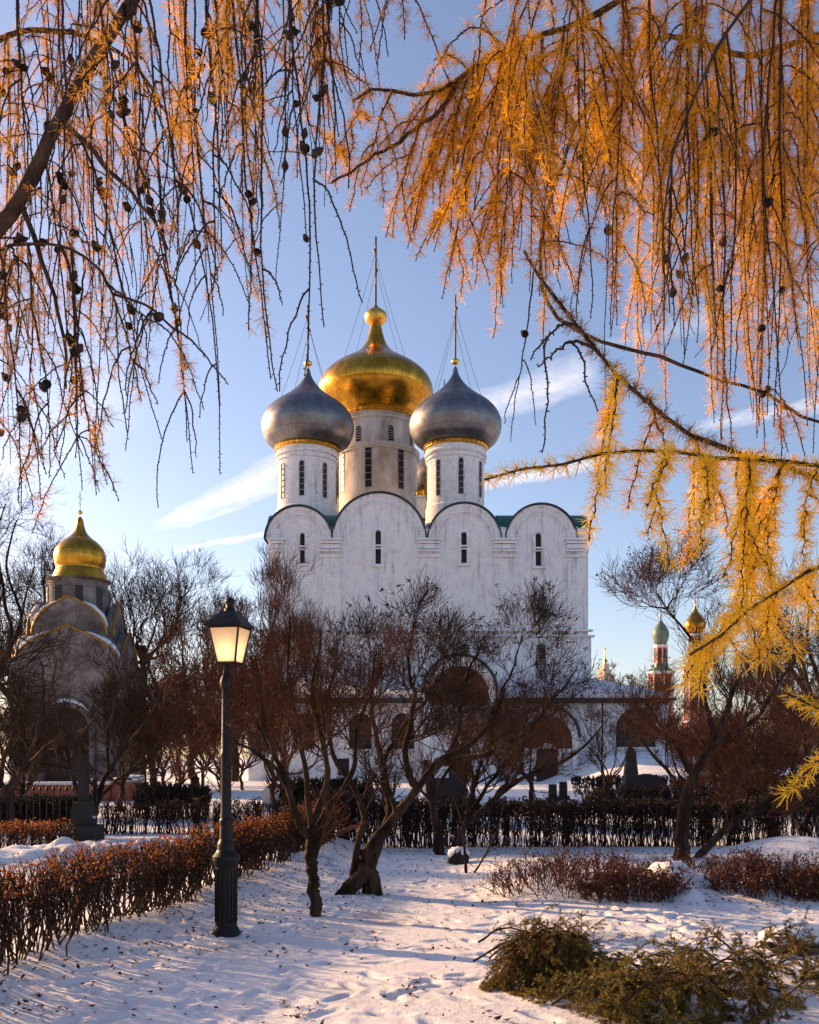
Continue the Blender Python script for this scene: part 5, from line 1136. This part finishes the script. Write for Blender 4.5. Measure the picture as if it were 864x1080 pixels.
def hang(p0, p1, r, sway=.03, out=None, K=22):
    """shoot leaving the limb at p0, curving over and hanging to p1"""
    p0 = np.asarray(p0, float); p1 = np.asarray(p1, float); t = np.linspace(0, 1, K)[:,None]; L_ = np.linalg.norm(p1-p0)
    P = p0+(p1-p0)*np.c_[t[:,0]**.65, t[:,0]**.65, t[:,0]**1.12]
    ph = r.uniform(0, 6.28, 4); 
    P[:,0] += sway*L_*(t[:,0]*np.sin(t[:,0]*r.uniform(2.0, 5)+ph[0])-t[:,0]**2*math.sin(4+ph[0])*.5); P[:,1] += sway*L_*t[:,0]*np.sin(t[:,0]*4+ph[1])
    P += np.cumsum(r.normal(size=P.shape), 0)*.0022*(t>0)
    return P
def make_shoot(parent, paths, r, needles, nmat, r0=.0032, spur=.0125, per=15, nl=(.022, .036), knob=.0034, cones=0, coneat=(.1, .8), bare_tip=0.0, nprob=1.0, clump=True):
    tw = MB(); nb = MB(); spots = []
    for pi, P in enumerate(paths):
        K = len(P); rr = np.linspace(r0 if pi == 0 else r0*.7, r0*.42, K); tw.tubes(P, rr, 5)
        s = np.r_[0, np.cumsum(np.linalg.norm(np.diff(P, axis=0), axis=1))]; n = max(2, int(s[-1]/spur)); u = (np.arange(n)+r.uniform(-.25, .25, n)+.5)/n*s[-1]; u = np.clip(u, 0, s[-1]-1e-5)
        c = np.c_[np.interp(u, s, P[:,0]), np.interp(u, s, P[:,1]), np.interp(u, s, P[:,2])]; i = np.clip(np.searchsorted(s, u)-1, 0, K-2); tg = nrm(P[i+1]-P[i])
        a = np.arange(n)*2.4+r.normal(0, .5, n); ref = np.array([0.31, .95, .05]); U = nrm(np.cross(tg, ref)); W = np.cross(tg, U); q = U*np.cos(a)[:,None]+W*np.sin(a)[:,None]
        if knob:
            k = knob*r.uniform(.7, 1.25, n)[:,None]; m = c+q*(r0*.8); dd = nrm(q+tg*.25); x = nrm(np.cross(dd, tg)); y = np.cross(dd, x)
            V = np.stack([m-dd*k*.3, m+x*k*.55, m+y*k*.55, m-x*k*.55, m-y*k*.55, m+dd*k*1.35], 1).reshape(-1, 3); b = np.arange(n)[:,None]*6
            tri = np.array([[0,2,1],[0,3,2],[0,4,3],[0,1,4],[5,1,2],[5,2,3],[5,3,4],[5,4,1]]); tw.add(V, None, (b[:,:,None]+tri[None]).reshape(-1, 3))
        spots.append((c, q))
        if needles:
            keep = np.ones(n, bool)
            if nprob < 1: 
                zz = np.convolve(r.normal(size=n+8), np.ones(9)/9, 'valid')[:n]; keep = zz < np.quantile(zz, nprob)
            if bare_tip: keep &= (u/s[-1] < 1-bare_tip*r.uniform(.5, 1))
            cc = np.repeat(c[keep]+q[keep]*r0, per, 0); qq = np.repeat(q[keep], per, 0); tt = np.repeat(tg[keep], per, 0); M = len(cc)
            if M == 0: continue
            dd = nrm(qq*r.uniform(.25, 1.0, (M, 1))+tt*r.normal(.30, .35, (M, 1))+nrm(r.normal(size=(M, 3)))*.85); L_ = (r.uniform(nl[0], nl[1], M)*np.repeat(r.uniform(.65, 1.1, keep.sum()), per))[:,None]
            w = nrm(np.cross(dd, r.normal(size=(M, 3))))*.00085; e = cc+dd*L_; e[:,2] -= .12*L_[:,0]
            V = np.stack([cc-w*.6, cc+w*.6, e+w*.5, e-w*.5], 1).reshape(-1, 3); b = np.arange(M)[:,None]*4; nb.add(V, np.concatenate([b, b+1, b+2, b+3], 1))
    o = tw.build('shoot', M_shoot, parent)
    if nb.n: nb.build('needles', nmat, o)
    if cones:
        c, q = spots[0]; n = len(c); base_d = c[:,1].mean(); base = origin(o); k = 0
        while k < cones:
            j = int(r.uniform(*coneat)*n); cl = min(cones-k, r.integers(1, 4))
            for _ in range(cl):
                jj = min(n-1, max(0, j+r.integers(-2, 3))); co = bpy.data.objects.new('cone', CONE); C.objects.link(co); co.parent = o
                a = r.uniform(0, 6.28); dirv = np.array([math.cos(a), math.sin(a), 0]); co.location = Vector(c[jj]+dirv*.014-base); s_ = r.uniform(.62, .9)*base_d/3.0; co.scale = (s_, s_, s_*1.05)
                co.rotation_euler = Vector((math.cos(a)*.8, math.sin(a)*.8, r.uniform(.1, 1.0))).to_track_quat('Z', 'Y').to_euler(); k += 1
    return o
def side_paths(P, n, r, lr, tr=(.1, .85), out=.10):
    res = []; K = len(P)
    for _ in range(n):
        i = int(r.uniform(*tr)*(K-1)); a = r.uniform(0, 6.28); L_ = r.uniform(*lr); o = r.uniform(.3, 1.0)*out*P[i][1]/3.2
        res.append(hang(P[i], P[i]+np.array([math.cos(a)*o, math.sin(a)*o, -L_]), r, K=14))
    return res
def limb(parent, pts, r0, r1, n=60, sides=10):
    r = np.random.default_rng(int(abs(pts[0][0]*100+pts[-1][1]*10))); P = resample(np.array(pts), n, r, .006); m = MB(); m.tubes(P, np.linspace(r0, r1, n)*(1+.05*r.normal(size=n)), sides, rough=.05); m.build('limb', M_larch_bark, parent, smooth=True); return P
def near_path(P, px, off=0.0):
    """index of the point of limb P at picture column px"""
    c = CX+P[:,0]/P[:,1]*F; return int(np.argmin(np.abs(c-px)))
def crown(parent, tx, ty, seed, nmat):
    # unseen upper crown added to keep skylight off the snow: tiers of needled limbs
    r = np.random.default_rng(seed); m = MB(); lm = MB()
    for k in range(70):
        a = r.uniform(0, 2*PI); z = r.uniform(4.6, 10.5); L_ = r.uniform(2.0, 4.6)*(1-(z-4.6)/9); e = np.array([tx+math.cos(a)*L_, ty+math.sin(a)*L_, z+.25])
        for _ in range(3):
            if e[1] > 0.5 and abs(e[0]/e[1]) < .6 and (e[2]-1.6)/e[1] < 1.0: e[1] = e[1]*.55; e[2] += .4
        p0 = np.array([tx, ty, z]); P = resample([p0, (p0+e)/2+[0, 0, .12], e], 10); m.tubes(P, np.linspace(.03, .008, 10), 5)
        n = 520; i = r.uniform(1.5, 8.99, n); j = i.astype(int); f = (i-j)[:,None]; c = P[j]*(1-f)+P[j+1]*f; c = c+r.normal(size=(n, 3))*[.16, .16, .05]; c[:,2] -= r.random(n)**1.5*.7
        ok = ~((c[:,1] > .3) & (np.abs(c[:,0]/np.maximum(c[:,1], .3)) < .48) & ((c[:,2]-1.6)/np.maximum(c[:,1], .3) < .86)); c = c[ok]
        blades(lm, c, r, .035, asp=.22)
    o = m.build('crown', M_larch_bark, parent); lm.build('needles', nmat, o)
def larch_left():
    r = np.random.default_rng(301); tx, ty = -2.95, 3.35
    t = thing('larch_tree', (tx, ty, G(tx, ty)), 'larch hanging in from the left with a thick slanting limb and many dark cones', 'tree')
    m = MB(); m.tubes(resample([[tx, ty, -.1], [tx+.05, ty, 2], [tx-.05, ty, 5], [tx+.1, ty, 10]], 30), np.linspace(.24, .08, 30), 16, rough=.03); m.build('trunk', M_larch_bark, t, smooth=True)
    a0 = (tx, ty, 2.5)
    A = limb(t, [a0]+L3((-160,345,3.1),(0,238,3.0),(62,130,3.0),(104,58,3.0),(142,-4,3.0),(195,-85,2.95),(300,-130,2.9),(440,-120,2.85),(520,-70,2.8)), .036, .009)
    B = limb(t, [(tx, ty, 4.6)]+L3((-120,-150,3.6),(60,-90,3.7),(200,-60,3.7),(320,-45,3.6),(400,-30,3.5)), .032, .007)
    Cc = limb(t, [(tx, ty, 2.2)]+L3((-160,380,2.8),(-60,285,2.7),(0,262,2.6),(50,258,2.6),(92,275,2.55),(118,310,2.5)), .011, .003)
    D = limb(t, [(tx, ty, 3.6)]+L3((-200,60,3.0),(-60,-10,2.7),(40,-30,2.5),(150,-50,2.4),(260,-55,2.4),(340,-40,2.4)), .028, .006)
    E = limb(t, [(tx, ty, 2.9)]+L3((-250,170,3.6),(-40,60,3.8),(60,30,3.9),(140,70,3.9),(190,140,3.9)), .026, .005)
    limb(t, [A[near_path(A, 62)]]+L3((110,175,3.0),(150,215,2.98),(178,262,2.96)), .010, .004, 16, 6)
    limb(t, [A[near_path(A, 20)]]+L3((40,260,3.0),(60,330,3.0),(70,410,3.0)), .010, .004, 16, 6)
    # bare knobbly shoots with cones, then needled ones
    bare = [(A,62,168,470),(A,100,205,500),(A,125,243,492),(D,230,262,402),(D,255,302,420),(D,300,314,402),(D,330,337,350),(A,142,196,470),(A,80,120,395),(A,200,226,430),(D,60,72,300),(B,180,212,340),(B,300,288,300),(A,40,88,430),
            (D,150,178,265),(A,250,262,215),(A,280,330,260),(D,215,214,310),(Cc,60,92,455),(Cc,100,152,420),(A,105,155,330),(B,230,250,150),(D,20,28,250),(D,100,118,190),(B,90,82,330),(A,330,352,150),(A,360,362,95),(A,420,422,46),(Cc,118,240,410),(E,180,168,400),(E,140,130,300)]+[(L_, q, q+r.uniform(-12, 18), b_) for L_, q, b_ in zip([B, E, D, A, B, D, E, Cc, Cc, B, E, A, D, B, E, Cc], r.uniform(0, 380, 16), r.uniform(90, 330, 16))][:10]
    for k, (Lm, px, bx, by) in enumerate(bare):
        i = near_path(Lm, px); p0 = Lm[i]; d = p0[1]+r.uniform(-.08, .08); P = hang(p0, at(bx+r.uniform(-4, 4), by, d), r, .035)
        sd = side_paths(P, r.integers(2, 6), r, (.08, .40), out=.2); make_shoot(t, [P]+sd, r, k % 4 == 3, M_needle['orange'], r0=.0038, cones=int(r.integers(2, 6)) if k % 5 != 4 else 0, coneat=(.15, .72), nprob=.35)
    nd = []
    for k in range(52):
        Lm = [B, E, B, A, D, Cc, B, E][k % 8]; u = r.random()
        if Lm is Cc: px = r.uniform(-40, 100)
        elif Lm is E: px = r.uniform(-30, 190)
        else: px = r.uniform(-20, 350)
        prof = np.interp(px, [-40, 0, 60, 100, 150, 200, 260, 310, 345, 390, 420], [560, 520, 470, 430, 360, 300, 280, 240, 215, 110, 60])
        by = prof*r.uniform(.35, 1.0) if Lm is not Cc else r.uniform(400, 560)
        nd.append((Lm, px, px+r.uniform(-10, 22), by))
    nd += [(B, 330, 347, 216), (B, 300, 322, 208), (B, 260, 272, 300), (B, 255, 258, 322), (A, 105, 112, 520), (Cc, 110, 160, 352), (B, 370, 384, 112), (Cc, 60, 104, 505), (Cc, 0, 20, 540), (Cc, 30, 50, 500)]
    for k, (Lm, px, bx, by) in enumerate(nd):
        i = near_path(Lm, px); p0 = Lm[i]; d = p0[1]+r.uniform(-.2, .45); P = hang(p0, at(bx, by, d), r, .03)
        low = Lm is Cc
        sd = side_paths(P, r.integers(3, 7), r, (.08, .36), out=.24); make_shoot(t, [P]+sd, r, True, M_needle['orange'] if r.random() < .72 else (M_needle['gold'] if not low else M_needle['brown']), nprob=r.uniform(.35, .8) if not low else .4, bare_tip=.25, cones=int(r.integers(0, 4)) if (low or k % 2) else 0)
    crown(t, tx, ty, 331, M_needle['orange'])
larch_left()
def larch_right():
    r = np.random.default_rng(401); tx, ty = 3.25, 3.55
    t = thing('larch_tree', (tx, ty, G(tx, ty)), 'golden larch with dense curtains of yellow needles hanging in from the right', 'tree')
    m = MB(); m.tubes(resample([[tx, ty, -.1], [tx-.05, ty, 2], [tx+.05, ty, 5], [tx-.1, ty, 10]], 30), np.linspace(.26, .09, 30), 16, rough=.03); m.build('trunk', M_larch_bark, t, smooth=True)
    A = limb(t, [(tx, ty, 3.9)]+L3((1050,-110,3.5),(860,-95,3.3),(740,-40,3.15),(660,-4,3.05),(600,30,3.0),(550,46,3.0),(505,72,2.95),(468,98,2.9),(430,104,2.9),(398,98,2.9),(372,110,2.9)), .030, .004)
    A2 = limb(t, [A[near_path(A, 500)]]+L3((462,118,2.9),(425,148,2.88),(385,172,2.85),(350,194,2.85)), .008, .003, 20, 6)
    A3 = limb(t, [A[near_path(A, 560)]]+L3((500,135,3.05),(450,190,3.1),(425,235,3.1)), .007, .003, 20, 6)
    B = limb(t, [(tx, ty, 4.4)]+L3((1050,-190,3.2),(860,-130,2.8),(700,-80,2.6),(560,-40,2.6),(470,-30,2.6)), .030, .007)
    Cc = limb(t, [(tx, ty, 3.3)]+L3((1080,30,3.8),(950,20,3.9),(860,40,4.0),(790,60,4.0),(720,40,4.0),(650,60,4.0),(590,110,4.0)), .030, .006)
    D = limb(t, [(tx, ty, 3.4)]+L3((1020,-40,2.9),(900,-40,2.6),(800,-10,2.5),(748,70,2.45),(716,150,2.45),(700,240,2.45),(704,330,2.45)), .015, .0016)
    D2 = limb(t, [Cc[near_path(Cc, 640)]]+L3((600,150,3.6),(570,260,3.4),(585,330,3.3),(640,360,3.3),(720,385,3.3),(800,410,3.3),(845,440,3.3),(900,452,3.3),(960,450,3.3)), .010, .004, 40, 6)
    E = limb(t, [(tx, ty, 2.0)]+L3((1050,585,2.5),(940,535,2.2),(864,504,2.0),(790,480,1.95),(735,458,1.9),(690,432,1.9),(645,395,1.88),(610,350,1.87),(582,310,1.87),(553,264,1.87)), .016, .0028)
    Fb = limb(t, [(tx, ty, 1.9)]+L3((1080,570,2.2),(950,515,1.8),(864,494,1.62),(790,484,1.6),(710,480,1.58),(640,484,1.57),(575,498,1.56),(514,512,1.55)), .012, .002)
    Gb = limb(t, [(tx, ty, 1.8)]+L3((1100,585,2.0),(960,570,1.7),(864,596,1.5),(808,634,1.48),(765,668,1.46),(728,690,1.45)), .010, .002)
    Hb = limb(t, [(tx, ty, 1.55)]+L3((1120,800,2.0),(960,772,1.6),(864,746,1.4),(832,730,1.39)), .008, .002)
    Ib = limb(t, [(tx, ty, 1.45)]+L3((1120,830,2.0),(960,790,1.6),(880,796,1.36),(832,838,1.35)), .008, .002)
    n = 0
    # needles along the limbs themselves
    make_shoot(t, [E[34:]]+[E[44:58]], r, True, M_needle['brown'], r0=.003, per=17, nl=(.018, .030)); make_shoot(t, [E[18:40]], r, True, M_needle['gold'], r0=.004, per=16)
    for q in (Fb[24:], Gb[22:], Hb[22:], Ib[22:]): make_shoot(t, [q], r, True, M_needle['yellow'] if q is not Fb[24:] else M_needle['gold'], r0=.0022, per=20, nl=(.018, .028), spur=.009)
    for q in (A2, A3, A[44:]): make_shoot(t, [q], r, True, M_needle['orange'] if q is A2 else M_needle['gold'], r0=.0028, per=15)
    prof_x = [340, 400, 440, 475, 520, 560, 600, 650, 700, 740, 780, 830, 880]; prof_y = [205, 240, 275, 335, 330, 330, 320, 340, 380, 390, 460, 450, 470]
    def sh(Lm, px, bx, by, kind, **kw):
        i = near_path(Lm, px); p0 = Lm[i]; d = p0[1]+r.uniform(-.15, .25); P = hang(p0, at(bx, by, d), r, .03); sd = side_paths(P, int(kw.pop('ns', r.integers(1, 4))), r, kw.pop('lr', (.10, .32)), out=kw.pop('out', .14))
        make_shoot(t, [P]+sd, r, kind is not None, M_needle[kind or 'gold'], **kw)
    for k in range(52):
        Lm = [A, B, Cc, B, Cc, A][k % 6]; px = r.uniform(440, 690) if Lm is A else (r.uniform(520, 890) if Lm is B else r.uniform(590, 890))
        by = np.interp(px, prof_x, prof_y)*(1-.72*r.random()**1.2); by = max(by, 60)
        sh(Lm, px, px+(r.uniform(-60, 0) if px < 620 else r.uniform(-25, 25)), by, ['gold', 'gold', 'gold', 'gold', 'orange'][k % 5], nprob=r.uniform(.75, 1.0), bare_tip=.15, per=18, ns=int(r.integers(5, 9)), lr=(.10, .42), out=.26)
    for px, by in ((352, 192), (388, 205), (415, 255), (438, 240), (475, 322), (486, 285), (522, 322), (512, 270), (462, 262)):
        sh(A, px+34, px-4, by, 'gold', ns=4, lr=(.07, .26), out=.2, bare_tip=.05, per=16)
    for k in range(22):
        Lm = [Cc, D, D2, B][k % 4]; px = r.uniform(560, 880) if Lm is not D else r.uniform(690, 880); by = np.interp(px, prof_x, prof_y)*r.uniform(.85, 1.12)
        if Lm is D2: by = r.uniform(400, 510)
        sh(Lm, px, px+r.uniform(-20, 24), by, 'orange' if k % 3 == 0 else None, nprob=.5, r0=.0036, cones=int(r.integers(0, 3)), ns=2)
    for k, (px, by) in enumerate(((700, 430), (735, 415), (760, 470), (788, 440), (812, 480), (835, 455), (856, 430), (875, 470), (680, 395), (848, 390))):
        sh([Cc, B][k % 2], px, px+r.uniform(-12, 12), by, ['gold', 'orange', 'gold'][k % 3], nprob=.6, ns=4, lr=(.1, .34), out=.2, per=16)
    for px, bx, by, kd in ((640, 655, 510, 'yellow'), (690, 700, 470, 'gold'), (735, 742, 540, 'gold'), (780, 778, 545, 'yellow'), (660, 640, 455, 'gold'), (600, 562, 375, None), (620, 566, 390, None)):
        sh(E, px, bx, by, kd, per=18, ns=1, spur=.010)
    for px, bx, by in ((760, 752, 560), (755, 752, 550), (790, 786, 625), (785, 776, 600), (800, 792, 660), (820, 804, 570), (850, 838, 560), (700, 690, 525), (810, 798, 640), (845, 812, 580)):
        sh(Fb, px, bx, by, 'yellow', per=20, spur=.009, ns=2, lr=(.05, .14), r0=.002, nl=(.017, .027))
    for px, bx, by in ((860, 842, 632), (830, 800, 668), (800, 762, 690), (770, 735, 700)):
        sh(Gb, px, bx, by, 'yellow', per=20, spur=.009, ns=2, lr=(.04, .10), r0=.002)
    crown(t, tx, ty, 431, M_needle['gold'])
larch_right()
